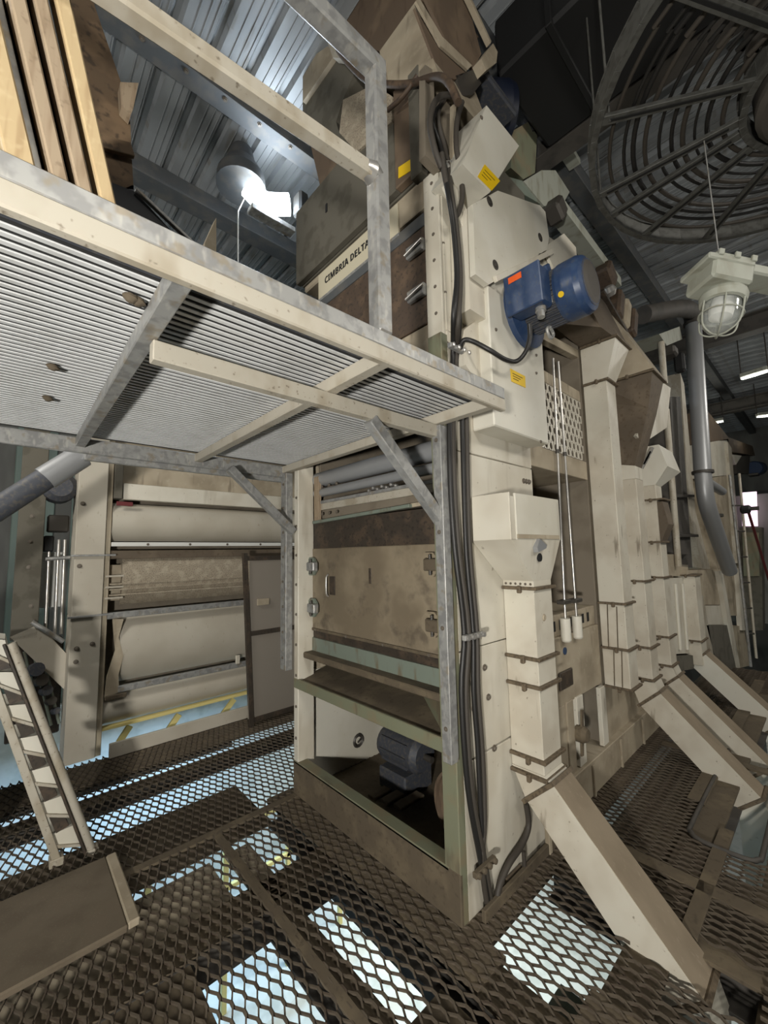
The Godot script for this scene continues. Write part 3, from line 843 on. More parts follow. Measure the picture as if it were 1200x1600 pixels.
	part(mb().lathe([Vector2(0.0, 0.03), Vector2(0.05, 0.04), Vector2(0.06, 0.015), Vector2(0.18, 0.012), Vector2(0.185, 0.03), Vector2(0.2, 0.03), Vector2(0.2, -0.03), Vector2(0.0, -0.03)], Vector3(1.85, 0.205, -1.42), Vector3.LEFT, 36), "pulley_wheel", M.hopper_brown, w)
	part(mb().tube([Vector3(1.85, 0.205, -1.42), Vector3(2.3, 0.205, -1.42)], 0.025, 10, 1), "pulley_shaft", M.steel_dark, w)

# ---------------------------------------------------------------- side face (z = -1.17) of the cleaner
func cleaner_side() -> void:
	var t := cleaner
	# panels leave the recess x 2.28 .. 3.10 free
	for s in [[1.51, 2.275, 0.0, 0.62], [1.51, 2.275, 0.628, 1.10], [1.51, 2.275, 1.105, 2.03], [1.51, 2.275, 2.036, 2.62], [1.51, 2.275, 2.626, 3.55]]:
		part(mb().span(Vector3(s[0], s[2], -1.20), Vector3(s[1], s[3], SZ), 0.0025), "side_panel", M.cream, t)
	part(mb().span(Vector3(2.275, 2.055, -2.0), Vector3(3.11, 2.19, SZ), 0.003), "side_panel", M.cream_dusty, t)
	part(mb().span(Vector3(2.275, 0.62, -2.0), Vector3(3.11, 1.02, SZ - 0.002), 0.003), "side_panel", M.cream_dusty, t)
	part(mb().span(Vector3(2.275, 1.02, -2.04), Vector3(3.11, 1.15, -1.19), 0.004), "slotted_shelf", M.cream_dusty, t)
	part(mb().span(Vector3(2.2, 1.02, -1.21), Vector3(2.28, 2.06, -1.18), 0.002), "recess_jamb", M.cream_clean, t)
	part(mb().span(Vector3(3.112, 0.2, -2.05), Vector3(3.132, 3.2, -1.175), 0.003), "recess_jamb", M.inner_steel, t)
	part(mb().span(Vector3(2.26, 1.15, -1.97), Vector3(2.45, 2.06, -1.95), 0.002), "recess_back", M.hopper_grey, t)
	part(mb().span(Vector3(2.45, 1.15, -1.92), Vector3(2.78, 2.06, -1.90), 0.002), "recess_back", M.duct_brown, t)
	for q in [[2.78, 2.9, 1.15, 2.06], [3.08, 3.11, 1.15, 2.06], [2.9, 3.08, 1.15, 1.5], [2.9, 3.08, 1.79, 2.06]]:
		part(mb().span(Vector3(q[0], q[2], -1.72), Vector3(q[1], q[3], -1.70), 0.002), "recess_back", M.hopper_grey, t)
	part(mb().tube([Vector3(2.74, 1.15, -1.62), Vector3(2.74, 2.05, -1.62)], 0.08, 16, 1), "recess_column", M.beige, t)
	part(mb().span(Vector3(2.24, 1.02, -2.05), Vector3(2.26, 3.2, -1.2), 0.002), "recess_cheek", M.inner_steel, t)
	# slots of the shelf, the shade inside them painted as black bars
	for k in 7:
		part(mb().span(Vector3(2.46 + k * 0.085, 1.055, -1.1885), Vector3(2.488 + k * 0.085, 1.115, -1.184), 0.001), "painted_slot", M.black, t)
	for b in [[1.60, 0.95], [1.62, 0.60], [1.60, 0.84], [1.72, 0.86], [1.75, 0.62], [1.70, 2.3], [1.62, 2.2], [1.70, 1.0], [1.58, 2.9], [1.59, 3.1], [1.6, 2.45], [2.2, 1.95], [2.17, 1.95], [2.23, 1.95]]:
		bolt(t, Vector3(b[0], b[1], SZ + 0.002), Vector3.BACK, 1.2)
	# lower right of the side: black opening with frame and lever, then the base skirt
	part(mb().span(Vector3(2.40, 0.0, -2.04), Vector3(3.11, 0.62, -2.02), 0.002), "drive_recess", M.inner_steel, t)
	part(mb().span(Vector3(2.53, 0.18, -1.19), Vector3(2.62, 0.63, -1.165), 0.003), "frame_bar", M.cream_dusty, t)
	part(mb().span(Vector3(2.66, 0.22, -1.19), Vector3(2.755, 0.63, -1.16), 0.003), "frame_bar", M.cream, t)
	part(mb().span(Vector3(3.04, 0.22, -1.19), Vector3(3.13, 0.60, -1.16), 0.003), "frame_bar", M.cream, t)
	part(mb().span(Vector3(2.275, 0.0, -1.19), Vector3(2.53, 0.62, SZ - 0.004), 0.003), "frame_panel", M.cream_dusty, t)
	part(mb().lathe([Vector2(0.0, 0.05), Vector2(0.035, 0.045), Vector2(0.05, 0.02), Vector2(0.05, -0.02)], Vector3(2.66, 0.42, -1.15), Vector3.BACK, 12), "lever_hub", M.grime, t)
	part(mb().bar(Vector3(2.64, 0.30, -1.14), Vector3(2.68, 0.56, -1.14), 0.03, 0.012, Vector3.BACK), "lever_arm", M.grime, t)
	part(mb().tube([Vector3(2.8, 0.3, -1.4), Vector3(2.86, 0.48, -1.36), Vector3(3.02, 0.42, -1.38)], 0.03, 10, 4), "drive_arm", M.motor_grey, t)
	part(mb().lathe([Vector2(0, 0.02), Vector2(0.1, 0.02), Vector2(0.1, -0.02), Vector2(0, -0.02)], Vector3(2.95, 0.48, -1.42), Vector3.BACK, 18), "drive_wheel", M.motor_grey, t)
	part(mb().span(Vector3(2.275, 0.0, -1.21), Vector3(4.6, 0.205, -1.155), 0.004), "base_skirt", M.cream_dusty, t)
	part(mb().span(Vector3(2.275, 0.19, -1.30), Vector3(4.6, 0.215, -1.145), 0.004), "skirt_rim", M.cream_dusty, t)
	for k in 4: part(mb().span(Vector3(2.8 + k * 0.5, 0.0, -1.156), Vector3(2.82 + k * 0.5, 0.19, -1.14), 0.003), "skirt_rib", M.cream_dusty, t)
	# number roundel on the dusty panel
	part(mb().lathe([Vector2(0, 0.003), Vector2(0.022, 0.003), Vector2(0.022, -0.002)], Vector3(2.56, 0.93, -1.169), Vector3.BACK, 14), "roundel", M.motor_blue, t)
	part(mb().span(Vector3(2.45, 0.72, -1.17), Vector3(2.62, 0.82, -1.155), 0.003), "name_plate", M.dark_panel, t)
	# inner mass so that the cleaner is closed
	part(mb().span(Vector3(1.52, 2.2, -2.52), Vector3(1.54, 2.7, -1.27), 0.002), "front_backing", M.inner_steel, t)
	part(mb().span(Vector3(3.14, 0.0, -2.5), Vector3(4.6, 3.1, -1.185), 0.01), "far_body", M.cream_dusty, t)
	part(mb().span(Vector3(1.53, 3.5, -2.5), Vector3(4.6, 3.55, -1.2), 0.01), "top_deck", M.cream_dusty, t)
	part(mb().span(Vector3(1.56, 0.0, -2.56), Vector3(4.6, 3.5, -2.545), 0.004), "rear_side", M.cream_dusty, t)
	part(mb().span(Vector3(2.32, 0.62, -2.5), Vector3(3.14, 3.5, -2.06), 0.004), "core_body", M.inner_steel, t)

# ---------------------------------------------------------------- cleaner above the walkway, with the name band
func cleaner_upper() -> void:
	var t := cleaner
	part(mb().span(Vector3(1.49, 2.50, -1.275), Vector3(1.535, 3.485, -1.175), 0.005), "corner_post", M.cream, t)
	for k in 7: bolt(t, Vector3(1.489, 2.58 + k * 0.14, -1.215), Vector3.LEFT, 0.7)
	for k in 4: bolt(t, Vector3(1.515, 2.56 + k * 0.26, -1.174), Vector3.BACK, 0.7)
	part(mb().span(Vector3(1.505, 2.18, -2.53), Vector3(1.52, 2.70, -1.275), 0.003), "lower_panel", M.cream_dusty, t)
	var d := part(mb().span(Vector3(1.50, 2.705, -2.50), Vector3(1.515, 3.24, -1.275), 0.004), "latched_door", M.dark_panel, t)
	d.material_override = M.brown_dark
	part(mb().span(Vector3(1.492, 3.235, -2.50), Vector3(1.515, 3.305, -1.275), 0.003), "door_head", M.purlin, t)
	for y in [2.885, 3.13]:
		var lp := part(mb().span(Vector3(1.47, y - 0.035, -1.395), Vector3(1.50, y + 0.03, -1.275), 0.006), "door_latch", M.galvanised, d)
		part(mb().tube([Vector3(1.46, y - 0.02, -1.39), Vector3(1.46, y + 0.005, -1.27)], 0.008, 6, 1), "latch_rod", M.chrome, lp)
	part(mb().span(Vector3(1.497, 3.335, -1.60), Vector3(1.52, 3.49, -1.275), 0.004), "upper_frame", M.cream_dusty, t)
	# name band
	var s := part(mb().span(Vector3(1.488, 3.305, -2.25), Vector3(1.505, 3.485, -1.46), 0.003), "name_band", M.sign_white, t)
	part(mb().span(Vector3(1.49, 3.29, -2.5), Vector3(1.506, 3.31, -1.46), 0.002), "band_edge", M.galvanised, t)
	var tm := TextMesh.new()
	tm.text = "CIMBRIA DELTA"
	var font := SystemFont.new()
	font.font_names = PackedStringArray(["Droid Sans"])
	font.font_weight = 600
	tm.font = font
	tm.font_size = 64
	tm.pixel_size = 0.00097
	tm.depth = 0.003
	tm.horizontal_alignment = HORIZONTAL_ALIGNMENT_LEFT
	tm.vertical_alignment = VERTICAL_ALIGNMENT_CENTER
	piece(tm, "lettering", M.print, s, Vector3(1.4868, 3.398, -2.17), Basis(Vector3(0, 0, 1), Vector3.UP, Vector3(-1, 0, 0)))
	part(mb().span(Vector3(1.475, 3.555, -2.53), Vector3(1.52, 4.14, -1.46), 0.006), "upper_cover", M.hopper_grey, t)
	part(mb().span(Vector3(1.472, 3.555, -1.46), Vector3(1.52, 4.16, -1.325), 0.006), "upper_cover", M.hopper_brown, t)
	part(mb().span(Vector3(1.455, 3.5, -1.33), Vector3(1.51, 4.12, -1.25), 0.006), "cover_stile", M.hopper_grey, t)
	part(mb().cbox(at_x(510, 325, 1.473), Vector3(0.006, 0.06, 0.02), Basis.IDENTITY, 0.001), "painted_slot", M.black, t)  # black box in place of a shaded opening
	part(mb().plate([at_x(623, 279, 1.47), at_x(647, 264, 1.47), at_x(647, 246, 1.47), at_x(623, 262, 1.47)], Vector3(-0.003, 0, 0)), "yellow_label", M.yellow, t)
	part(mb().span(Vector3(1.52, 3.55, -2.52), Vector3(2.6, 4.1, -1.27), 0.006), "head_body", M.hopper_grey, t)

# ---------------------------------------------------------------- belt guards and the big blue motor
func fin_motor(t: Node3D, c: Vector3, r: float, z0: float, z1: float) -> void:
	var up := Vector3(-0.955, -0.10, 0).normalized()
	var rt := Vector3(-0.10, 0.955, 0).normalized()
	part(mb().lathe([Vector2(0, z0), Vector2(r * 1.45, z0), Vector2(r * 1.45, z0 + 0.03), Vector2(r * 1.15, z0 + 0.05), Vector2(r * 1.0, z0 + 0.06)], c, Vector3.BACK, 28), "mounting_flange", M.motor_blue, t)
	var L := z1 - z0
	part(mb().lathe([Vector2(r * 0.9, z0 + 0.02), Vector2(r * 0.9, z0 + L * 0.66), Vector2(0, z0 + L * 0.66)], c, Vector3.BACK, 28), "stator", M.motor_grey, t)
	var fin := mb().cbox(Vector3.ZERO, Vector3(0.02, 0.006, L * 0.58), Basis.IDENTITY, 0.001).mesh(Vector3.ZERO)
	for k in 34:
		var a := TAU * k / 34.0
		piece(fin, "cooling_fin", M.motor_grey, t, c + Vector3(cos(a), sin(a), 0) * (r * 0.94) + Vector3(0, 0, z0 + L * 0.36), Basis(Vector3.BACK, a))
	part(mb().lathe([Vector2(r * 1.02, z0 + L * 0.62), Vector2(r * 1.06, z0 + L * 0.66), Vector2(r * 1.06, z0 + L * 0.88), Vector2(r * 0.98, z0 + L * 0.95), Vector2(r * 0.8, z0 + L * 0.99), Vector2(0, z0 + L)], c, Vector3.BACK, 32), "fan_cowl", M.motor_blue, t)
	part(mb().cbox(c + Vector3(-0.62, 0.78, 0) * r * 1.05 + Vector3(0, 0, z0 + L * 0.48), Vector3(0.06, 0.06, 0.05), Basis(Vector3.BACK, 0.67), 0.006), "foot_boss", M.motor_blue, t)
	part(mb().lathe([Vector2(r * 0.84, z0 + L * 0.985), Vector2(r * 0.55, z0 + L * 1.012), Vector2(0, z0 + L * 1.02)], c, Vector3.BACK, 24), "cowl_grille", M.rubber_dusty, t)
	# terminal box on the upper left flank
	var tb := c + up * (r * 1.3) + Vector3(0, 0, z0 + 0.13)
	var bs := Basis(rt, up, Vector3.BACK)
	part(mb().cbox(tb, Vector3(0.19, 0.11, 0.18), bs, 0.012), "terminal_box", M.motor_blue, t)
	part(mb().cbox(tb + up * 0.06, Vector3(0.20, 0.02, 0.19), bs, 0.006), "terminal_lid", M.motor_blue, t)
	part(mb().lathe([Vector2(0, 0.05), Vector2(0.018, 0.05), Vector2(0.02, 0.02), Vector2(0.026, 0.018), Vector2(0.026, -0.02)], tb - rt * 0.10 + Vector3(0, 0, 0.05), Vector3(-0.1, -1, 0.05), 10), "cable_gland", M.galvanised, t)
	part(mb().cbox(tb + up * 0.0715 + rt * 0.07 - Vector3(0, 0, 0.03), Vector3(0.03, 0.002, 0.07), bs, 0.0), "orange_label", M.orange, t, "orange label")
	part(mb().lathe([Vector2(0, 0.003), Vector2(0.014, 0.003), Vector2(0.014, 0)], c + Vector3(-0.62, -0.35, 0).normalized() * r * 1.06 + Vector3(0, 0, z0 + L * 0.72), Vector3(-0.62, -0.35, 0), 14), "round_sticker", M.yellow, t, "round yellow sticker")
	part(mb().cbox(c + Vector3(-0.86, -0.5, 0).normalized() * r * 1.02 + Vector3(0, 0, z0 + L * 0.5), Vector3(0.004, 0.03, 0.07), Basis(Vector3.BACK, 0.53), 0.0), "type_plate", M.galvanised, t)
	part(mb().tube([c + Vector3(-0.02, -r * 1.1, z0 + L * 0.42), c + Vector3(-0.055, -r * 1.3, z0 + L * 0.42), c + Vector3(-0.02, -r * 1.55, z0 + L * 0.42), c + Vector3(0.015, -r * 1.3, z0 + L * 0.42), c + Vector3(-0.02, -r * 1.1, z0 + L * 0.42)], 0.009, 8, 4), "lifting_eye", M.galvanised, t)

func label_plate(t: Node, pts: Array, off: Vector3) -> void:
	var l := part(mb().plate(pts, off), "yellow_label", M.yellow, t, "yellow warning label")
	var a: Vector3 = pts[0]
	var b: Vector3 = pts[1]
	var c: Vector3 = pts[2]
	var d: Vector3 = pts[3]
	for k in 3:
		var f := 0.3 + 0.2 * k
		var p := a.lerp(d, f).lerp(b.lerp(c, f), 0.12) + off * 1.1
		var q := a.lerp(d, f).lerp(b.lerp(c, f), 0.8 - 0.15 * k) + off * 1.1
		part(mb().bar(p, q, 0.004, 0.001, off.normalized(), 0.0), "printed_line", M.print_yellow, l)

func belt_guard() -> void:
	var t := thing("belt_guard", Vector3(1.95, 2.15, -1.05), "cream sheet metal belt guard box behind the blue motor, with yellow label", "guard")
	part(mb().span(Vector3(1.69, 2.152, -1.17), Vector3(2.25, 2.875, -1.045), 0.006), "guard_box", M.cream_clean, t)
	part(mb().plate([Vector3(1.565, 2.86, -1.06), Vector3(1.57, 3.226, -1.06), Vector3(1.81, 3.449, -1.06), Vector3(2.30, 3.66, -1.06), Vector3(2.37, 3.66, -1.06), Vector3(2.40, 3.50, -1.06), Vector3(2.36, 3.40, -1.06), Vector3(1.93, 3.06, -1.06), Vector3(1.68, 2.86, -1.06)], Vector3(0, 0, 0.03)), "pulley_cover", M.cream_clean, t)
	part(mb().plate([Vector3(1.56, 2.70, -1.165), Vector3(1.565, 3.22, -1.165), Vector3(1.82, 3.44, -1.165), Vector3(2.38, 3.55, -1.165), Vector3(2.60, 3.60, -1.165), Vector3(2.66, 3.40, -1.165), Vector3(2.25, 2.80, -1.165), Vector3(1.70, 2.70, -1.165)], Vector3(0, 0, 0.10)), "belt_casing", M.cream, t)
	part(mb().bar(Vector3(1.72, 2.90, -1.02), Vector3(2.40, 3.40, -1.02), 0.03, 0.02, Vector3.BACK), "cover_flange", M.cream, t)
	part(mb().plate([Vector3(1.565, 2.44, -1.168), Vector3(1.57, 2.62, -1.168), Vector3(1.69, 2.72, -1.168), Vector3(1.69, 2.35, -1.168)], Vector3(0, 0, 0.06)), "side_bracket", M.cream, t)
	part(mb().plate([Vector3(2.35, 3.42, -1.06), Vector3(2.66, 3.68, -1.06), Vector3(2.85, 3.68, -1.06), Vector3(2.86, 3.58, -1.06), Vector3(2.50, 3.30, -1.06)], Vector3(0, 0, 0.02)), "motor_slide", M.cream, t)
	for p in [[765, 315], [844, 371], [774, 414], [845, 403]]:
		var q := at_z(p[0], p[1], -1.03)
		part(mb().lathe([Vector2(0.0, 0.006), Vector2(0.014, 0.006), Vector2(0.014, 0.002), Vector2(0.026, 0.002), Vector2(0.026, -0.004)], q, Vector3.BACK, 14), "washer_bolt", M.steel_dark, t)
	for p in [[775, 515], [838, 583], [838, 555], [776, 620], [845, 690]]:
		bolt(t, at_z(p[0], p[1], -1.043), Vector3.BACK, 0.7)
	label_plate(t, [at_z(797, 576, -1.044), at_z(820, 588, -1.044), at_z(821, 606, -1.044), at_z(799, 596, -1.044)], Vector3(0, 0, 0.002))
	# slanted guard above
	var d := thing("slanted_guard", Vector3(1.7, 3.34, -1.05), "slanted cream belt guard box with a yellow label on top of the cleaner corner", "guard")
	var fr := [Vector3(1.455, 3.335, -1.0), Vector3(1.68, 3.335, -1.0), Vector3(2.015, 3.835, -1.0), Vector3(1.69, 3.83, -1.0)]
	var bk := []
	for p in fr: bk.append(p + Vector3(0, 0, -0.19))
	part(mb().hexa(bk, fr), "guard_box", M.cream_clean, d)
	part(mb().bar(Vector3(1.47, 3.32, -1.10), Vector3(1.62, 3.17, -1.10), 0.11, 0.02, Vector3.BACK), "mounting_arm", M.cream, d)
	label_plate(d, [at_z(757, 257, -0.999), at_z(781, 283, -0.999), at_z(768, 298, -0.999), at_z(746, 276, -0.999)], Vector3(0, 0, 0.002))
	bolt(d, at_z(752, 184, -1.0), Vector3.BACK, 0.8)
	# blue motors
	var m := thing("blue_motor", Vector3(2.0, 2.75, -0.9), "blue finned electric motor on the cream belt guard, orange label on its terminal box", "motor")
	fin_motor(m, Vector3(2.03, 2.85, 0), 0.135, -1.045, -0.675)
	var m2 := thing("blue_motor", Vector3(2.25, 4.6, -1.4), "blue electric motor, colour darkened for shade, behind the slanted guard under the roof", "motor")
	part(mb().lathe([Vector2(0, -0.28), Vector2(0.17, -0.28), Vector2(0.18, -0.26), Vector2(0.18, 0.12), Vector2(0.16, 0.17), Vector2(0.1, 0.2), Vector2(0, 0.2)], Vector3(2.32, 4.62, -1.38), Vector3(0.7, 0.1, 0.5), 28), "motor_body", M.motor_shaded, m2)
	part(mb().cbox(Vector3(2.12, 4.42, -1.3), Vector3(0.4, 0.05, 0.3), Basis.IDENTITY, 0.01), "motor_foot", M.motor_grey, m2)

# ---------------------------------------------------------------- perforated guard and rods in the recess
func side_recess() -> void:
	var t := thing("perforated_guard", Vector3(2.78, 2.2, -1.19), "cream perforated sheet guard with round holes above the recess", "guard")
	var b := mb()
	var x0 := 2.44
	var x1 := 3.10
	var cols := 10
	var rows := 8
	var cw := (x1 - x0) / cols
	var y0 := 2.20
	var chh := 0.0565
	var z := -1.185
	for j in rows:
		for i in cols:
			var off := 0.5 * cw if j % 2 == 1 else 0.0
			var cx := x0 + (i + 0.5) * cw + off - cw * 0.25
			var cy := y0 + (j + 0.5) * chh
			var prev_o := Vector3()
			var prev_i := Vector3()
			for k in 13:
				var a := TAU * k / 12.0 + PI / 12.0
				var dx := cos(a)
				var dy := sin(a)
				var sc: float = min(cw * 0.5 / max(abs(dx), 1e-5), chh * 0.5 / max(abs(dy), 1e-5))
				var o := Vector3(cx + dx * sc, cy + dy * sc, z)
				var n := Vector3(cx + dx * 0.0245, cy + dy * 0.0245, z)
				if k > 0:
					b.quad(prev_o, o, n, prev_i, Vector3.BACK)
					b.quad(prev_i, n, n + Vector3(0, 0, -0.006), prev_i + Vector3(0, 0, -0.006), Vector3(cx, cy, z) - n)
				prev_o = o
				prev_i = n
	part(b, "perforated_sheet", M.cream, t)
	part(mb().span(Vector3(2.30, 2.65, -1.195), Vector3(3.10, 2.73, -1.18), 0.002), "top_strip", M.cream_dusty, t)
	part(mb().span(Vector3(2.26, 2.19, -1.195), Vector3(2.45, 2.73, -1.18), 0.002), "side_strip", M.cream_dusty, t)
	part(mb().span(Vector3(2.26, 2.19, -2.04), Vector3(3.10, 3.2, -2.02), 0.002), "backing_sheet", M.inner_steel, cleaner)
	part(mb().bar(Vector3(2.3, 2.95, -1.2), Vector3(3.12, 3.03, -1.2), 0.05, 0.06), "lintel", M.cream_dusty, cleaner)
	for k in 2:
		var r := thing("tension_rod", Vector3(2.6, 1.0, -1.16), ["thin steel rod with cream sleeve nearer the hopper, before the perforated guard", "thin steel rod with cream sleeve nearer the tall duct, before the perforated guard"][k], "rod", "hanging tension rods")
		var top := at_z([864, 872][k], [560, 565][k], -1.15)
		var bot := at_z([885, 903][k], [1000, 995][k], -1.15)
		part(mb().tube([top, bot], 0.008, 8, 1), "rod", M.chrome, r)
		part(mb().lathe([Vector2(0, 0.0), Vector2(0.03, 0.0), Vector2(0.03, -0.13), Vector2(0.024, -0.14), Vector2(0, -0.14)], bot + Vector3(0, 0.13, 0), Vector3.UP, 14), "sleeve", M.cream_clean, r)
		part(mb().cbox(bot + Vector3(0, 0.23, 0), Vector3(0.1, 0.025, 0.05), Basis.IDENTITY, 0.004), "guide_bracket", M.steel_dark, r)
		part(mb().lathe([Vector2(0, 0.012), Vector2(0.014, 0.012), Vector2(0.014, -0.012), Vector2(0, -0.012)], top.lerp(bot, 0.35), Vector3.UP, 8), "collar", M.steel_dark, r)

# ---------------------------------------------------------------- square ducts
func flange(t: Node, x0: float, x1: float, z0: float, z1: float, y: float) -> void:
	var e := 0.018
	var f := part(mb().span(Vector3(x0 - e, y - 0.008, z0), Vector3(x1 + e, y + 0.008, z1 + e), 0.002), "clamp_band", M.steel_dark, t)
	f.material_override = M.band
	part(mb().cbox(Vector3(x0 - e - 0.008, y - 0.006, (z0 + z1) * 0.5 + 0.02), Vector3(0.022, 0.034, 0.02), Basis.IDENTITY, 0.004), "clamp_nut", M.band, f)

func slanted_chute(t: Node, x0: float, x1: float, m: Material) -> void:
	# from the duct foot down through the floor at forty-five degrees, then upright below it
	var ring_a := [Vector3(x0, 0.36, -1.10), Vector3(x1, 0.36, -1.10), Vector3(x1, 0.48, -0.965), Vector3(x0, 0.48, -0.965)]
	var ring_b := [Vector3(x0, -0.17, -0.575), Vector3(x1, -0.17, -0.575), Vector3(x1, -0.055, -0.445), Vector3(x0, -0.055, -0.445)]
	part(mb().loft([ring_a, ring_b]), "slanted_chute", m, t)
	# dust lying on the upper face, up to its folded edge
	part(mb().plate([ring_a[3] + Vector3(0.004, -0.004, 0.004), ring_a[2] + Vector3(-0.003, -0.004, 0.004), ring_b[2] + Vector3(-0.003, 0.004, -0.004), ring_b[3] + Vector3(0.004, 0.004, -0.004)], Vector3(0, 0.0014, 0.0014)), "dust_layer", M.chute_dust, t, "grey-brown dust on the upper face")
	var e := 0.014
	for rr in [[ring_a, 0.0], [ring_b, 1.0]]:
		var g := []
		var h := []
		var cc := Vector3()
		for p in rr[0]: cc += p
		cc /= 4.0
		var dir := Vector3(0, -0.7, 0.7)
		for p in rr[0]:
			var o: Vector3 = (p - cc)
			g.append(cc + o * (1.0 + e / 0.085) - dir * 0.01)
			h.append(cc + o * (1.0 + e / 0.085) + dir * 0.01)
		part(mb().loft([g, h]), "clamp_band", M.band, t)
	var ring_c := [Vector3(x0 + 0.005, -0.8, -0.57), Vector3(x1 - 0.005, -0.8, -0.57), Vector3(x1 - 0.005, -0.8, -0.41), Vector3(x0 + 0.005, -0.8, -0.41)]
	var ring_d := [Vector3(x0 + 0.005, -0.24, -0.57), Vector3(x1 - 0.005, -0.24, -0.57), Vector3(x1 - 0.005, -0.16, -0.41), Vector3(x0 + 0.005, -0.16, -0.41)]
	part(mb().loft([ring_b, ring_d, ring_c]), "lower_elbow", M.cream_clean, t)

func near_duct() -> void:
	var t := thing("outlet_duct", Vector3(1.99, 0, -0.8), "cream square duct with hopper top beside the cable bundle, ending in a long slanted chute", "duct")
	# hopper: open box then taper
	var zt := -0.962
	part(mb().span(Vector3(1.645, 1.60, -1.165), Vector3(1.657, 1.815, zt), 0.002), "hopper_side", M.cream, t)
	part(mb().span(Vector3(2.118, 1.60, -1.165), Vector3(2.13, 1.80, zt), 0.002), "hopper_side", M.cream, t)
	part(mb().span(Vector3(1.70, 1.60, zt - 0.012), Vector3(2.14, 1.815, zt), 0.002), "hopper_front", M.cream_clean, t)
	part(mb().span(Vector3(1.655, 1.60, zt - 0.016), Vector3(1.695, 1.80, zt - 0.004), 0.002), "hopper_front_edge", M.cream, t)
	var top := [Vector3(1.645, 1.60, -1.168), Vector3(2.13, 1.60, -1.168), Vector3(2.13, 1.60, zt), Vector3(1.645, 1.60, zt)]
	var bot := [Vector3(1.895, 1.40, -1.168), Vector3(2.08, 1.40, -1.168), Vector3(2.08, 1.40, -1.0), Vector3(1.895, 1.40, -1.0)]
	part(mb().loft([top, bot], false), "hopper_cone", M.cream, t)
	part(mb().span(Vector3(1.895, 1.365, -1.168), Vector3(2.08, 1.405, -1.0), 0.002), "hopper_neck", M.cream, t)
	for k in 6: bolt(t, Vector3(1.894, 1.385, -1.15 + k * 0.027), Vector3.LEFT, 0.5)
	part(mb().span(Vector3(1.70, 1.605, zt - 0.002), Vector3(2.12, 1.625, zt + 0.004), 0.001), "hopper_seam", M.cream_dusty, t)
	part(mb().plate([at_z(832, 855, -0.97), at_z(836, 842, -0.97), at_z(847, 852, -0.97), at_z(846, 857, -0.97), at_z(834, 863, -0.97)], Vector3(0, 0, 0.025)), "flap_cover", M.pipe_grey, t)
	part(mb().lathe([Vector2(0, 0.004), Vector2(0.021, 0.004), Vector2(0.021, -0.004)], at_z(843, 871, -0.975), Vector3.BACK, 14), "painted_sight_hole", M.black, t)  # black disc paints the dark inside of the hole
	# upright in three sections
	for s in [[1.03, 1.362], [0.90, 1.026], [0.565, 0.896], [0.50, 0.561]]:
		part(mb().span(Vector3(1.897, s[0], -1.168), Vector3(2.08, s[1], -1.0), 0.003), "duct_section", M.duct, t)
	part(mb().span(Vector3(1.895, 1.04, -1.0), Vector3(1.899, 1.35, -0.999), 0.001), "corner_bead", M.cream, t)
	part(mb().lathe([Vector2(0, 0.005), Vector2(0.012, 0.006), Vector2(0.018, 0.0)], at_z(850, 965, -0.999), Vector3.BACK, 12), "inspection_cap", M.cream_dusty, t)
	for y in [1.364, 1.028, 0.898, 0.563, 0.485]: flange(t, 1.897, 2.08, -1.168, -1.0, y)
	var a := [Vector3(1.897, 0.50, -1.168), Vector3(2.08, 0.50, -1.168), Vector3(2.08, 0.50, -1.0), Vector3(1.897, 0.50, -1.0)]
	var b := [Vector3(1.897, 0.36, -1.10), Vector3(2.08, 0.36, -1.10), Vector3(2.08, 0.48, -0.97), Vector3(1.897, 0.48, -0.97)]
	part(mb().loft([a, b]), "duct_bend", M.duct, t)
	slanted_chute(t, 1.897, 2.08, M.duct)

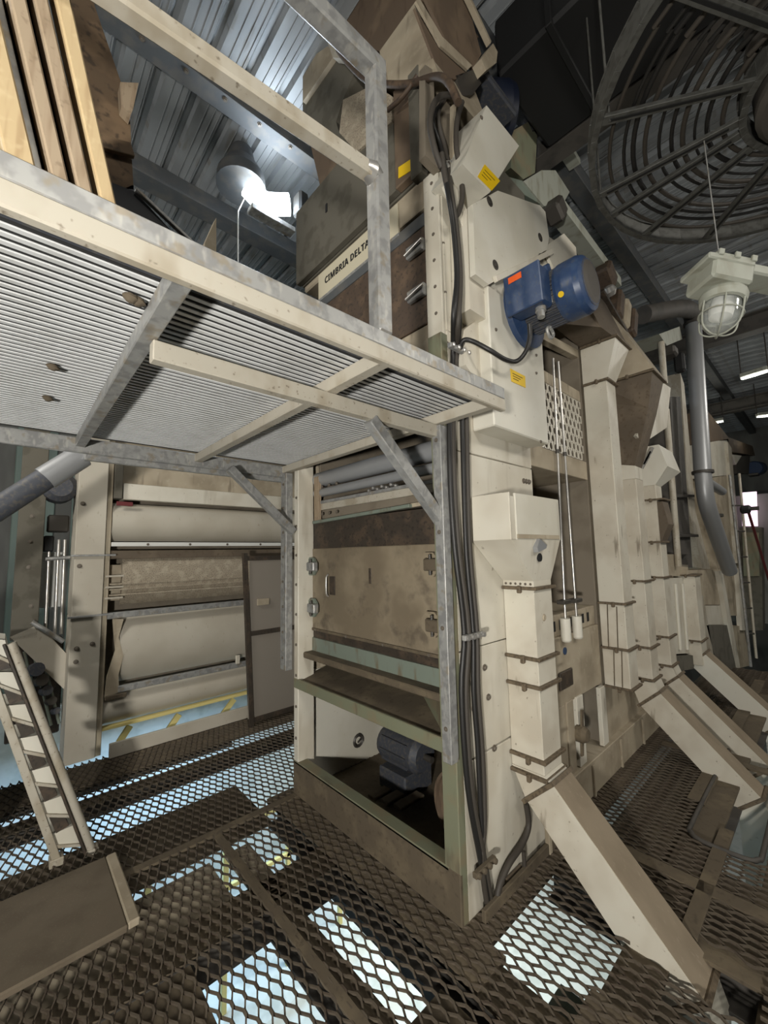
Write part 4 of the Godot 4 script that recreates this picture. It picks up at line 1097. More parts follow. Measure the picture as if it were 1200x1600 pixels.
func far_ducts() -> void:
	# tall duct next to the recess
	var t := thing("outlet_duct", Vector3(3.22, 0, -0.8), "tall cream square duct beside the perforated guard, with cracked paint near its foot", "duct")
	var x0 := 3.135
	var x1 := 3.31
	for s in [[1.175, 2.77], [0.865, 1.165], [0.60, 0.858]]:
		part(mb().span(Vector3(x0, s[0], -1.165), Vector3(x1, s[1], -1.0), 0.004), "duct_section", M.duct, t)
	for y in [2.775, 1.17, 0.862, 0.60]: flange(t, x0, x1, -1.165, -1.0, y)
	# flared head
	var h0 := [Vector3(x0, 2.78, -1.165), Vector3(x1, 2.78, -1.165), Vector3(x1, 2.78, -1.0), Vector3(x0, 2.78, -1.0)]
	var h1 := [Vector3(x0, 3.06, -1.165), Vector3(3.42, 3.06, -1.165), Vector3(3.42, 3.06, -0.92), Vector3(x0, 3.06, -0.92)]
	part(mb().loft([h0, h1]), "flared_head", M.cream, t)
	flange(t, x0, 3.42, -1.165, -0.92, 3.07)
	var h2 := [Vector3(2.62, 3.50, -1.165), Vector3(3.60, 3.50, -1.165), Vector3(3.40, 3.50, -1.05), Vector3(2.62, 3.50, -1.05)]
	part(mb().loft([[Vector3(2.60, 3.08, -1.165), Vector3(3.42, 3.08, -1.165), Vector3(3.42, 3.08, -0.92), Vector3(2.95, 3.08, -0.95)], h2]), "collecting_hood", M.duct_brown, t)
	# cracked board strip
	for s in [[[947, 945], [958, 1035], [953, 1035], [957, 945]], [[958, 1035], [972, 1090], [969, 1090], [964, 1035]]]: pass
	for c in [[3.137, -1.12, 0.86, 1.16], [3.137, -1.06, 0.87, 1.15], [3.137, -1.10, 0.61, 0.855], [3.137, -1.05, 0.61, 0.85]]:
		part(mb().bar(Vector3(3.1335, c[2], c[1]), Vector3(3.1335, c[3], c[1] + 0.012), 0.006, 0.004, Vector3.LEFT, 0.0), "paint_crack", M.grime, t)
	for g in [[3.62, 3.80, "cream square duct standing just behind the tall duct, ending in the middle of three chutes", 2.1], [4.15, 4.33, "cream square duct with an offset elbow, ending in the farthest of three parallel chutes", 2.1]]:
		var d := thing("outlet_duct", Vector3(g[0] + 0.09, 0, -0.8), g[2], "duct")
		part(mb().span(Vector3(g[0], 1.30, -1.165), Vector3(g[1], g[3], -1.0), 0.004), "duct_section", M.duct, d)
		part(mb().span(Vector3(g[0], 0.80, -1.165), Vector3(g[1], 1.292, -1.0), 0.004), "duct_section", M.duct, d)
		part(mb().span(Vector3(g[0], 0.54, -1.165), Vector3(g[1], 0.792, -1.0), 0.004), "duct_section", M.duct, d)
		for y in [1.296, 0.796, 0.56]: flange(d, g[0], g[1], -1.165, -1.0, y)
		var a := [Vector3(g[0], 0.56, -1.165), Vector3(g[1], 0.56, -1.165), Vector3(g[1], 0.56, -1.0), Vector3(g[0], 0.56, -1.0)]
		var b := [Vector3(g[0], 0.36, -1.10), Vector3(g[1], 0.36, -1.10), Vector3(g[1], 0.48, -0.97), Vector3(g[0], 0.48, -0.97)]
		part(mb().loft([a, b]), "duct_bend", M.duct, d)
		slanted_chute(d, g[0], g[1], M.duct)
		if g[0] < 4.0:
			# offset elbow up to the hood, brown paints the shade on its downward faces
			var r0 := [Vector3(3.62, 2.1, -1.165), Vector3(3.80, 2.1, -1.165), Vector3(3.80, 2.1, -1.0), Vector3(3.62, 2.1, -1.0)]
			var r1 := [Vector3(3.62, 2.24, -1.165), Vector3(3.80, 2.24, -1.165), Vector3(3.80, 2.20, -1.0), Vector3(3.62, 2.20, -1.0)]
			var r2 := [Vector3(3.56, 2.75, -1.165), Vector3(3.80, 2.75, -1.165), Vector3(3.78, 2.62, -0.86), Vector3(3.56, 2.62, -0.86)]
			var r3 := [Vector3(3.50, 2.87, -1.165), Vector3(3.82, 2.87, -1.165), Vector3(3.80, 2.87, -0.80), Vector3(3.50, 2.87, -0.80)]
			part(mb().loft([r0, r1]), "elbow_collar", M.cream, d)
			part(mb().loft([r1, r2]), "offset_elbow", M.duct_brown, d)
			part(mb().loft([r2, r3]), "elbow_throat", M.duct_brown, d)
			part(mb().plate([at_z(1036, 598, -0.95), at_z(1048, 606, -0.95), at_z(1042, 668, -0.95), at_z(1006, 692, -0.95), at_z(994, 681, -0.95), at_z(1026, 633, -0.95)], Vector3(0, 0, -0.02)), "elbow_cheek", M.cream, d)
			for k in 3:
				var y := 2.2 + k * 0.03
				part(mb().bar(Vector3(3.80, y, -1.0 + k * 0.015), Vector3(3.80, y + 0.1, -0.94 + k * 0.015), 0.02, 0.012, Vector3.RIGHT), "elbow_rib", M.chrome, d)
			flange(d, 3.50, 3.82, -1.165, -0.80, 2.88)
			part(mb().loft([[Vector3(3.45, 3.45, -1.165), Vector3(4.2, 3.45, -1.165), Vector3(3.9, 3.45, -1.05), Vector3(3.45, 3.45, -1.05)], [Vector3(3.50, 2.89, -1.165), Vector3(3.90, 2.89, -1.165), Vector3(3.84, 2.89, -0.79), Vector3(3.48, 2.89, -0.79)]]), "collecting_hood", M.cream_dusty, d)
		else:
			part(mb().loft([[Vector3(4.15, 2.1, -1.165), Vector3(4.33, 2.1, -1.165), Vector3(4.33, 2.1, -1.0), Vector3(4.15, 2.1, -1.0)], [Vector3(4.15, 2.25, -1.165), Vector3(4.6, 2.25, -1.165), Vector3(4.6, 2.25, -0.9), Vector3(4.15, 2.25, -0.9)], [Vector3(4.15, 2.45, -1.165), Vector3(4.6, 2.45, -1.165), Vector3(4.6, 2.45, -0.95), Vector3(4.15, 2.45, -0.95)]]), "flared_head", M.cream_clean, d)
			part(mb().loft([[Vector3(4.15, 1.6, -1.0), Vector3(4.33, 1.6, -1.0), Vector3(4.33, 1.6, -0.995), Vector3(4.15, 1.6, -0.995)], [Vector3(4.15, 1.75, -1.0), Vector3(4.33, 1.75, -1.0), Vector3(4.33, 1.75, -0.93), Vector3(4.15, 1.75, -0.93)], [Vector3(4.15, 1.95, -1.0), Vector3(4.33, 1.95, -1.0), Vector3(4.33, 1.95, -0.96), Vector3(4.15, 1.95, -0.96)]]), "brown_elbow", M.duct_brown, d)
			flange(d, 4.15, 4.33, -1.165, -0.96, 1.97)
			flange(d, 4.15, 4.33, -1.165, -0.995, 1.6)
	var f := thing("outlet_duct", Vector3(5.3, 0, -0.8), "low cream chute alone beyond the three parallel chutes", "duct")
	slanted_chute(f, 5.22, 5.42, M.cream_clean)
	part(mb().span(Vector3(5.2, 0.36, -1.165), Vector3(5.44, 1.25, -0.98), 0.004), "duct_section", M.duct, f)
	flange(f, 5.2, 5.44, -1.165, -0.98, 1.26)
	flange(f, 5.2, 5.44, -1.165, -0.98, 0.6)

# ---------------------------------------------------------------- machines farther along the row
func second_unit() -> void:
	var z := -1.1
	var t := thing("aspiration_riser", at_z(1072, 888, z), "dark upright aspiration box with cream corner strip beside the round grey pipe", "duct")
	part(mb().plate([at_z(1047, 620, z), at_z(1063, 620, z), at_z(1082, 887, z), at_z(1063, 885, z)], Vector3(0, 0, -0.3)), "riser_box", M.dark_beam, t)
	part(mb().plate([at_z(1063, 582, z), at_z(1069, 600, z), at_z(1087, 800, z), at_z(1110, 889, z), at_z(1098, 889, z), at_z(1077, 800, z)], Vector3(0, 0, -0.2)), "corner_strip", M.galvanised_cream, t)
	part(mb().tube([at_z(1041, 640, z + 0.03), at_z(1060, 885, z + 0.03)], 0.03, 8, 1), "conduit", M.galvanised_cream, t)
	for yy in [775, 837]:
		part(mb().bar(at_z(1055 + (yy - 775) * 0.1, yy, z + 0.03), at_z(1083 + (yy - 775) * 0.1, yy, z + 0.03), 0.03, 0.03), "strap", M.steel_dark, t)
	# round pipe
	var zp := -0.9
	var p := thing("round_pipe", at_z(1135, 885, zp), "grey round steel pipe with a bend and a short side branch", "pipe")
	part(mb().tube([at_z(1083, 506, zp), at_z(1098, 738, zp)], 0.083, 20, 1), "upper_pipe", M.pipe_grey, p)
	part(mb().tube([at_z(1098, 738, zp), at_z(1103, 780, zp), at_z(1112, 812, zp), at_z(1140, 892, zp)], 0.08, 20, 5), "lower_pipe", M.pipe_grey, p)
	part(mb().tube([at_z(1103, 752, zp), at_z(1128, 768, zp + 0.02)], 0.05, 14, 1), "side_branch", M.pipe_grey, p)
	for c in [[1083, 506], [1098, 738], [1113, 806]]:
		part(mb().lathe([Vector2(0.09, 0.015), Vector2(0.102, 0.015), Vector2(0.102, -0.015), Vector2(0.09, -0.015)], at_z(c[0], c[1], zp), Vector3(0.03, 1, 0), 20), "pipe_collar", M.steel_dark, p)
	part(mb().tube([at_z(1083, 506, zp), at_z(1080, 488, zp), at_z(1062, 482, zp), at_z(1005, 492, zp - 0.2)], 0.09, 16, 4), "pipe_elbow", M.dark_beam, p)
	# junction box with brackets left of the pipe top
	var j := thing("junction_box", at_z(1040, 525, -1.0), "pale sheet metal junction box under the roof left of the round pipe", "box")
	part(mb().plate([at_z(1030, 522, -1.0), at_z(1062, 510, -1.0), at_z(1066, 530, -1.0), at_z(1042, 540, -1.0)], Vector3(0, 0, -0.25)), "box_body", M.fixture, j)
	part(mb().tube([at_z(1033, 535, -1.0), at_z(1038, 600, -1.0)], 0.03, 8, 1), "conduit", M.galvanised_cream, j)
	part(mb().cbox(at_z(1047, 550, -1.0), Vector3(0.16, 0.1, 0.12), Basis.IDENTITY, 0.02), "bracket", M.steel_dark, j)
	part(mb().cbox(at_z(1062, 567, -1.0), Vector3(0.1, 0.22, 0.1), Basis.IDENTITY, 0.02), "bracket", M.black, j)
	# boxes at floor level beyond the chutes
	var b := thing("sifter_box", at_z(1115, 980, -1.05), "row of dusty cream machine boxes with bolted corner angles beyond the chutes", "machine")
	part(mb().plate([at_z(1072, 891, -1.05), at_z(1128, 890, -1.05), at_z(1134, 945, -1.05), at_z(1078, 945, -1.05)], Vector3(0, 0, -0.1)), "box_panel", M.cream_dusty, b)
	part(mb().plate([at_z(1129, 890, -1.05), at_z(1155, 890, -1.05), at_z(1165, 962, -1.05), at_z(1136, 962, -1.05)], Vector3(0, 0, -0.1)), "box_panel", M.cream_dusty, b)
	part(mb().plate([at_z(1078, 946, -1.05), at_z(1133, 946, -1.05), at_z(1137, 976, -1.05), at_z(1102, 976, -1.05)], Vector3(0, 0, -0.08)), "box_panel", M.cream, b)
	part(mb().plate([at_z(1036, 904, -1.08), at_z(1086, 902, -1.08), at_z(1090, 1020, -1.08), at_z(1052, 1022, -1.08)], Vector3(0, 0, -0.1)), "stiffened_panel", M.cream, b)
	part(mb().plate([at_z(1036, 866, -1.1), at_z(1074, 866, -1.1), at_z(1076, 900, -1.1), at_z(1036, 900, -1.1)], Vector3(0, 0, -0.08)), "box_panel", M.cream_dusty, b)
	for k in 4:
		part(mb().tube([at_z(1044 + k * 11, 912, -1.07), at_z(1052 + k * 11, 1015, -1.07)], 0.016, 6, 1), "stiffener", M.cream_clean, b)
	part(mb().plate([at_z(1124, 892, -1.0), at_z(1129, 892, -1.0), at_z(1158, 1050, -1.0), at_z(1151, 1050, -1.0)], Vector3(0, 0, -0.06)), "corner_angle", M.cream, b)
	part(mb().plate([at_z(1153, 888, -1.0), at_z(1157, 888, -1.0), at_z(1166, 985, -1.0), at_z(1160, 985, -1.0)], Vector3(0, 0, -0.06)), "corner_angle", M.cream, b)
	part(mb().plate([at_z(1104, 977, -1.0), at_z(1136, 977, -1.0), at_z(1152, 1052, -1.0), at_z(1118, 1030, -1.0)], Vector3(0, 0, -0.03)), "slanted_sheet", M.hopper_grey, b)
	part(mb().plate([at_z(1089, 932, -1.0), at_z(1099, 930, -1.0), at_z(1116, 1030, -1.0), at_z(1106, 1020, -1.0)], Vector3(0, 0, -0.05)), "corner_angle", M.galvanised_cream, b)
	part(mb().plate([at_z(1137, 978, -1.03), at_z(1162, 978, -1.03), at_z(1172, 1040, -1.03), at_z(1150, 1045, -1.03)], Vector3(0, 0, -0.3)), "box_panel", M.cream_dusty, b)
	part(mb().plate([at_z(1048, 1026, -1.06), at_z(1086, 1024, -1.06), at_z(1084, 1045, -1.06), at_z(1056, 1050, -1.06)], Vector3(0, 0, -0.2)), "foot_panel", M.hopper_grey, b)
	# third machine: hood and stacked boxes
	var h := thing("far_machine", at_z(1150, 900, -1.2), "far cream machine with a pyramid hood behind the round pipe", "machine")
	part(mb().plate([at_z(1104, 640, -1.2), at_z(1138, 683, -1.2), at_z(1176, 697, -1.2), at_z(1180, 712, -1.2), at_z(1138, 705, -1.2), at_z(1136, 688, -1.2), at_z(1108, 690, -1.2)], Vector3(0, 0, -0.5)), "pyramid_hood", M.hopper_brown, h)
	part(mb().plate([at_z(1108, 691, -1.2), at_z(1138, 686, -1.2), at_z(1143, 742, -1.2), at_z(1110, 745, -1.2)], Vector3(0, 0, -0.5)), "box_panel", M.cream, h)
	part(mb().plate([at_z(1137, 690, -1.15), at_z(1143, 700, -1.15), at_z(1158, 880, -1.15), at_z(1152, 880, -1.15)], Vector3(0, 0, -0.1)), "corner_angle", M.galvanised_cream, h)
	part(mb().plate([at_z(1143, 710, -1.15), at_z(1159, 712, -1.15), at_z(1150, 726, -1.15)], Vector3(0, 0, -0.1)), "bracket", M.cream_clean, h)
	part(mb().plate([at_z(1112, 746, -1.2), at_z(1144, 742, -1.2), at_z(1154, 890, -1.2), at_z(1120, 890, -1.2)], Vector3(0, 0, -0.5)), "lower_body", M.cream_dusty, h)
	part(mb().plate([at_z(1150, 713, -1.2), at_z(1172, 712, -1.2), at_z(1170, 740, -1.2), at_z(1151, 740, -1.2)], Vector3(0, 0, -0.4)), "drive_box", M.steel_dark, h)
	var fm := thing("blue_motor", at_z(1188, 740, -1.2), "small distant blue motor at the end of the far machine hood", "motor")
	part(mb().lathe([Vector2(0, -0.3), Vector2(0.17, -0.3), Vector2(0.19, -0.26), Vector2(0.19, 0.2), Vector2(0.13, 0.28), Vector2(0, 0.28)], at_z(1182, 732, -1.2), Vector3(1, 0.1, 0.1), 18), "motor_body", M.motor_blue, fm)
	part(mb().cbox(at_z(1178, 742, -1.2), Vector3(0.3, 0.06, 0.2), Basis.IDENTITY, 0.01), "motor_foot", M.steel_dark, fm)
	# thin ladder of conduits
	var l := thing("conduit_ladder", at_z(1165, 1010, -0.85), "pair of thin upright conduits with rungs beside the far machine", "ladder")
	part(mb().tube([at_z(1155, 740, -0.85), at_z(1180, 1010, -0.85), Vector3(at_z(1180, 1010, -0.85).x, 0.0, -0.85)], 0.016, 8, 1), "conduit", M.galvanised_cream, l)
	part(mb().tube([at_z(1140, 742, -0.85), at_z(1172, 1030, -0.85), Vector3(at_z(1172, 1030, -0.85).x, 0.0, -0.85)], 0.016, 8, 1), "conduit", M.galvanised, l)
	for k in 6:
		part(mb().tube([at_z(1145 + k * 5, 790 + k * 40, -0.85), at_z(1159 + k * 4, 790 + k * 40, -0.85)], 0.012, 6, 1), "rung", M.steel_dark, l)
	# far wall window with pinkish daylight and grey cabinets
	var w := setting("window_1", at_x(1172, 800, 11.0))
	part(mb().plate([at_x(1157, 770, 11.0), at_x(1182, 768, 11.0), at_x(1184, 822, 11.0), at_x(1160, 822, 11.0)], Vector3(0.03, 0, 0)), "pane", M.window_glow, w)
	part(mb().bar(at_x(1156, 796, 10.95), at_x(1186, 794, 10.95), 0.05, 0.08), "window_bar", M.steel_dark, w)
	var c := thing("switch_cabinet", at_x(1180, 960, 10.5), "grey switch cabinet standing against the far wall below the pink window", "cabinet")
	part(mb().plate([at_x(1156, 824, 10.5), at_x(1190, 824, 10.5), at_x(1192, 985, 10.5), at_x(1160, 985, 10.5)], Vector3(0.4, 0, 0)), "cabinet_body", M.hopper_grey, c)
	part(mb().plate([at_x(1160, 832, 10.48), at_x(1186, 832, 10.48), at_x(1187, 900, 10.48), at_x(1162, 900, 10.48)], Vector3(-0.02, 0, 0)), "cabinet_door", M.green_steel, c)
	part(mb().span(Vector3(11.2, 0, -2.6), Vector3(11.4, 2.6, 2.0), 0.01), "back_panel", M.grey_wall, c)
	var rp := thing("red_pipe", at_z(1200, 900, -0.5), "thin dark red pipe slanting down at the far right beside the conduits", "pipe")
	part(mb().tube([at_z(1168, 795, -0.7), at_z(1210, 935, -0.7)], 0.016, 8, 1), "pipe", M.red, rp)
	part(mb().cbox(at_z(1165, 796, -0.7), Vector3(0.12, 0.08, 0.1), Basis(Vector3.BACK, 0.5), 0.02), "valve", M.black, rp)
	# dark machine mass behind the row
	var dm := thing("plenum_casing", Vector3(8, 0, -2), "large dusty cream plenum casing running behind the row of ducts", "casing")
	part(mb().span(Vector3(4.7, 0, -2.6), Vector3(11, 3.0, -1.75), 0.02), "plenum_body", M.cream_dusty, dm)
	part(mb().span(Vector3(4.6, 3.0, -2.6), Vector3(11, 3.06, -1.7), 0.01), "plenum_lid", M.cream_dusty, dm)
	# distant strip lights
	for s in [[1158, 588, 1200, 575], [1183, 648, 1215, 645], [1102, 660, 1130, 655]]:
		var a := at_y(s[0], s[1], 4.4)
		var e := at_y(s[2], s[3], 4.4)
		if a.x > 14: 
			a = at_x(s[0], s[1], 14.0)
			e = at_x(s[2], s[3], 14.0)
		var sl := thing("strip_light", a, "distant strip light hung under the dark roof", "lamp", "distant strip lights")
		part(mb().bar(a, e, 0.12, 0.06), "housing", M.fixture, sl)
		part(mb().bar(a + Vector3(0, -0.045, 0), e + Vector3(0, -0.045, 0), 0.07, 0.03), "tube", M.tube_glow, sl)
		for u in [a, e]: part(mb().tube([u, Vector3(u.x, 5.1, u.z)], 0.008, 6, 1), "hanger", M.steel_dark, sl)
		omni(sl, (a + e) * 0.5 + Vector3(0, -0.12, 0), 0.12, Color(1, 1, 0.95), 0.05)

# ---------------------------------------------------------------- roll machine behind the walkway
func arc_cover(t: Node, called: String, x0: float, x1: float, y0: float, y1: float, z: float, bulge: float, m: Material) -> MeshInstance3D:
	var rows := []
	for x in [x0, x1]:
		var row := []
		for k in 13:
			var f := float(k) / 12.0
			var a: float = lerp(-1.1, 1.1, f)
			row.append(Vector3(x, lerp(y0, y1, (sin(a) / sin(1.1) + 1.0) * 0.5), z + bulge * (cos(a) - cos(1.1)) / (1.0 - cos(1.1))))
		rows.append(row)
	var b := mb()
	b.smooth_grid(rows, false, Vector3(0, 0, 1))
	for i in 2:
		for k in 12:
			b.tri(Vector3(rows[i][0].x, (y0 + y1) * 0.5, z), rows[i][k], rows[i][k + 1], Vector3(-1 if i == 0 else 1, 0, 0))
	return part(b, called, m, t)

func roll_machine() -> void:
	var t := thing("roll_machine", Vector3(1.4, 0, -4.2), "beige indented-cylinder machine with three stacked drum covers behind the walkway", "machine")
	var z := -4.05
	for s in [[0.0, 1.10], [1.105, 1.58], [1.585, 3.2]]:
		part(mb().span(Vector3(0.385, s[0], -4.35), Vector3(0.585, s[1], z), 0.004), "end_column", M.beige, t)
	part(mb().span(Vector3(0.585, 0.0, -4.3), Vector3(0.625, 3.2, z - 0.02), 0.003), "column_flange", M.cream_dusty, t)
	for b in [[0.43, 0.86], [0.53, 0.88], [0.43, 0.76], [0.42, 1.5], [0.42, 2.0]]:
		bolt(t, Vector3(b[0], b[1], z), Vector3.BACK, 1.4)
	part(mb().span(Vector3(0.36, 1.575, -4.06), Vector3(0.66, 1.59, -4.03), 0.002), "column_strap", M.galvanised, t)
	part(mb().span(Vector3(0.36, 1.095, -4.06), Vector3(0.66, 1.11, -4.03), 0.002), "column_strap", M.galvanised, t)
	# top panels
	part(mb().span(Vector3(0.625, 2.2, -4.16), Vector3(2.9, 3.2, -4.13), 0.003), "top_panel", M.cream_dusty, t)
	part(mb().span(Vector3(0.70, 2.06, -4.15), Vector3(2.9, 2.2, -4.08), 0.004), "head_band", M.cream, t)
	part(mb().span(Vector3(0.63, 2.06, -4.15), Vector3(0.69, 2.5, -4.05), 0.003), "grey_cheek", M.hopper_grey, t)
	arc_cover(t, "drum_cover", 0.63, 2.9, 1.70, 2.03, -4.16, 0.10, M.beige)
	part(mb().span(Vector3(0.65, 2.00, -4.06), Vector3(0.77, 2.035, -4.045), 0.002), "red_tag", M.red, t, "dark red tag")
	part(mb().span(Vector3(0.63, 1.655, -4.09), Vector3(2.9, 1.69, -4.06), 0.003), "white_rail", M.white_paint, t)
	for k in 5: bolt(t, Vector3(0.9 + k * 0.35, 1.672, -4.06), Vector3.BACK, 0.9)
	part(mb().span(Vector3(0.63, 1.55, -4.11), Vector3(2.9, 1.62, -4.08), 0.003), "screen_head", M.duct_brown, t)
	# indented screen drum
	arc_cover(t, "indented_drum", 0.72, 2.9, 1.16, 1.60, -4.18, 0.12, M.grit)
	for y in [1.245, 1.29, 1.335]:
		part(mb().span(Vector3(0.63, y, -4.085), Vector3(2.9, y + 0.012, -4.055), 0.002), "screen_wire", M.grit, t)
	for k in 3:
		part(mb().span(Vector3(0.60, 1.22 + k * 0.09, -4.12), Vector3(0.73, 1.235 + k * 0.09, -4.06), 0.002), "side_fin", M.beige, t)
	part(mb().span(Vector3(0.60, 1.20, -4.2), Vector3(0.73, 1.5, -4.14), 0.002), "side_cheek", M.cream_dusty, t)
	part(mb().span(Vector3(0.62, 1.06, -4.10), Vector3(2.9, 1.11, -4.05), 0.004), "grey_rail", M.galvanised, t)
	arc_cover(t, "drum_cover", 0.72, 2.9, 0.52, 1.07, -4.18, 0.12, M.beige)
	part(mb().span(Vector3(0.72, 0.46, -4.09), Vector3(2.9, 0.51, -4.05), 0.004), "cover_rail", M.galvanised, t)
	part(mb().plate([Vector3(0.63, 0.44, -4.08), Vector3(0.73, 0.46, -4.08), Vector3(0.72, 0.60, -4.08), Vector3(0.75, 0.75, -4.08), Vector3(0.71, 0.90, -4.08), Vector3(0.74, 1.05, -4.08), Vector3(0.66, 1.06, -4.08), Vector3(0.69, 0.80, -4.08), Vector3(0.64, 0.60, -4.08)], Vector3(0, 0, 0.02)), "torn_seal", M.cream_dusty, t)
	part(mb().span(Vector3(0.63, 0.42, -4.05), Vector3(0.78, 0.455, -4.03), 0.01), "seal_lump", M.grime, t)
	arc_cover(t, "lower_cover", 0.62, 2.9, 0.20, 0.44, -4.16, 0.08, M.beige)
	part(mb().span(Vector3(1.70, 0.50, -4.06), Vector3(1.74, 0.58, -4.04), 0.004), "cover_catch", M.cream, t)
	part(mb().span(Vector3(0.6, 0.175, -4.14), Vector3(2.9, 0.20, -4.08), 0.003), "yellow_sill", M.yellow_beam, t)
	for q in [[203, 1134, 186, 1160], [280, 1116, 262, 1142], [366, 1092, 347, 1118]]:
		part(mb().bar(at_z(q[0], q[1], -4.13), at_z(q[2], q[3], -4.13), 0.05, 0.03, Vector3.BACK), "lattice_strut", M.yellow_beam, t)
	part(mb().span(Vector3(0.6, 0.2, -5.0), Vector3(2.95, 3.2, -4.26), 0.01), "machine_core", M.inner_steel, t)
	# toe board at the floor edge
	var tb := setting("trim_toe_board", Vector3(1.3, 0, -3.95))
	part(mb().span(Vector3(0.66, 0.0, -3.97), Vector3(2.4, 0.11, -3.945), 0.003), "toe_board", M.beige, tb)
	# left linkage side: second column, slanted leg and drive parts
	var s2 := thing("roll_machine_drive", Vector3(0.2, 0, -4.3), "greenish drive side of the roll machine with column, rods and a dark motor", "machine")
	part(mb().span(Vector3(0.04, 0.95, -4.5), Vector3(0.20, 3.2, -4.25), 0.004), "column", M.hopper_grey, s2)
	part(mb().plate([Vector3(0.04, 0.98, -4.25), Vector3(0.20, 1.05, -4.25), Vector3(0.385, 0.80, -4.25), Vector3(0.385, 0.52, -4.25)], Vector3(0, 0, -0.15)), "slanted_leg", M.beige, s2)
	for b in [[0.12, 2.1], [0.12, 1.9], [0.12, 1.7], [0.12, 1.5], [0.15, 1.2]]: bolt(s2, Vector3(b[0], b[1], -4.25), Vector3.BACK, 1.2)
	part(mb().lathe([Vector2(0, -0.12), Vector2(0.1, -0.12), Vector2(0.12, -0.09), Vector2(0.12, 0.1), Vector2(0.08, 0.14), Vector2(0, 0.14)], Vector3(0.28, 2.14, -4.28), Vector3.BACK, 18), "motor", M.motor_grey, s2)
	part(mb().span(Vector3(0.22, 1.78, -4.4), Vector3(0.36, 1.92, -4.28), 0.01), "gear_box", M.steel_dark, s2)
	part(mb().span(Vector3(0.20, 1.62, -4.4), Vector3(0.27, 1.75, -4.3), 0.01), "gear_box", M.black, s2)
	part(mb().span(Vector3(0.21, 1.15, -4.6), Vector3(0.36, 1.62, -4.55), 0.004), "white_panel", M.white_paint, s2)
	for x in [0.25, 0.31, 0.35]:
		part(mb().tube([Vector3(x, 0.95, -4.32), Vector3(x - 0.01, 1.72, -4.32)], 0.012, 8, 1), "drive_rod", M.chrome, s2)
	part(mb().tube([Vector3(0.22, 1.56, -4.28), Vector3(0.38, 1.57, -4.28)], 0.015, 8, 1), "cross_rod", M.galvanised, s2)
	part(mb().tube([Vector3(0.16, 1.08, -4.22), Vector3(0.36, 0.9, -4.22)], 0.018, 8, 1), "cross_rod", M.galvanised, s2)
	for k in 5:
		part(mb().lathe([Vector2(0, 0.03), Vector2(0.05 - 0.006 * k, 0.03), Vector2(0.05 - 0.006 * k, -0.03), Vector2(0, -0.03)], Vector3(0.2 + 0.035 * k, 0.72 - 0.09 * k, -4.2 - 0.02 * k), Vector3(0.3, 0.2, 1), 12), "linkage_disc", M.motor_grey if k % 2 == 0 else M.steel_dark, s2)
	part(mb().span(Vector3(0.05, 0.15, -4.6), Vector3(0.38, 0.9, -4.4), 0.01), "gear_housing", M.dark_panel, s2)
	for k in 4:
		part(mb().tube([Vector3(0.08 + 0.05 * k, 0.85, -4.3), Vector3(0.22 + 0.05 * k, 0.25, -4.3)], 0.012, 6, 1), "linkage_rod", M.green_clean, s2)
	# screen frame leaning beside the machine
	var d := thing("screen_frame", Vector3(1.9, 0, -3.75), "dark framed sieve screen standing upright on the mesh before the roll machine", "screen")
	for s in [[1.62, 1.66, 0.0, 1.58], [2.42, 2.46, 0.0, 1.55]]:
		part(mb().hexa([Vector3(s[0] + 0.085, s[2], -3.76), Vector3(s[1] + 0.085, s[2], -3.76), Vector3(s[1] + 0.085, s[2], -3.72), Vector3(s[0] + 0.085, s[2], -3.72)], [Vector3(s[0], s[3], -3.76), Vector3(s[1], s[3], -3.76), Vector3(s[1], s[3], -3.72), Vector3(s[0], s[3], -3.72)]), "stile", M.dark_panel, d)
	for y in [0.05, 0.83, 1.53]:
		part(mb().span(Vector3(1.66 + 0.05 * (1.55 - y) / 1.5, y - 0.022, -3.755), Vector3(2.45, y + 0.022, -3.725), 0.003), "cross_bar", M.dark_panel, d)
	for s in [[0.07, 0.81], [0.85, 1.51]]:
		part(mb().span(Vector3(1.69, s[0], -3.742), Vector3(2.44, s[1], -3.737), 0.001), "screen_cloth", M.screen_cloth, d)
	var q := at_z(412, 940, -3.735)
	part(mb().span(q + Vector3(-0.07, -0.03, 0), q + Vector3(0.05, 0.03, 0.02), 0.003), "handle_pocket", M.cream_dusty, d)

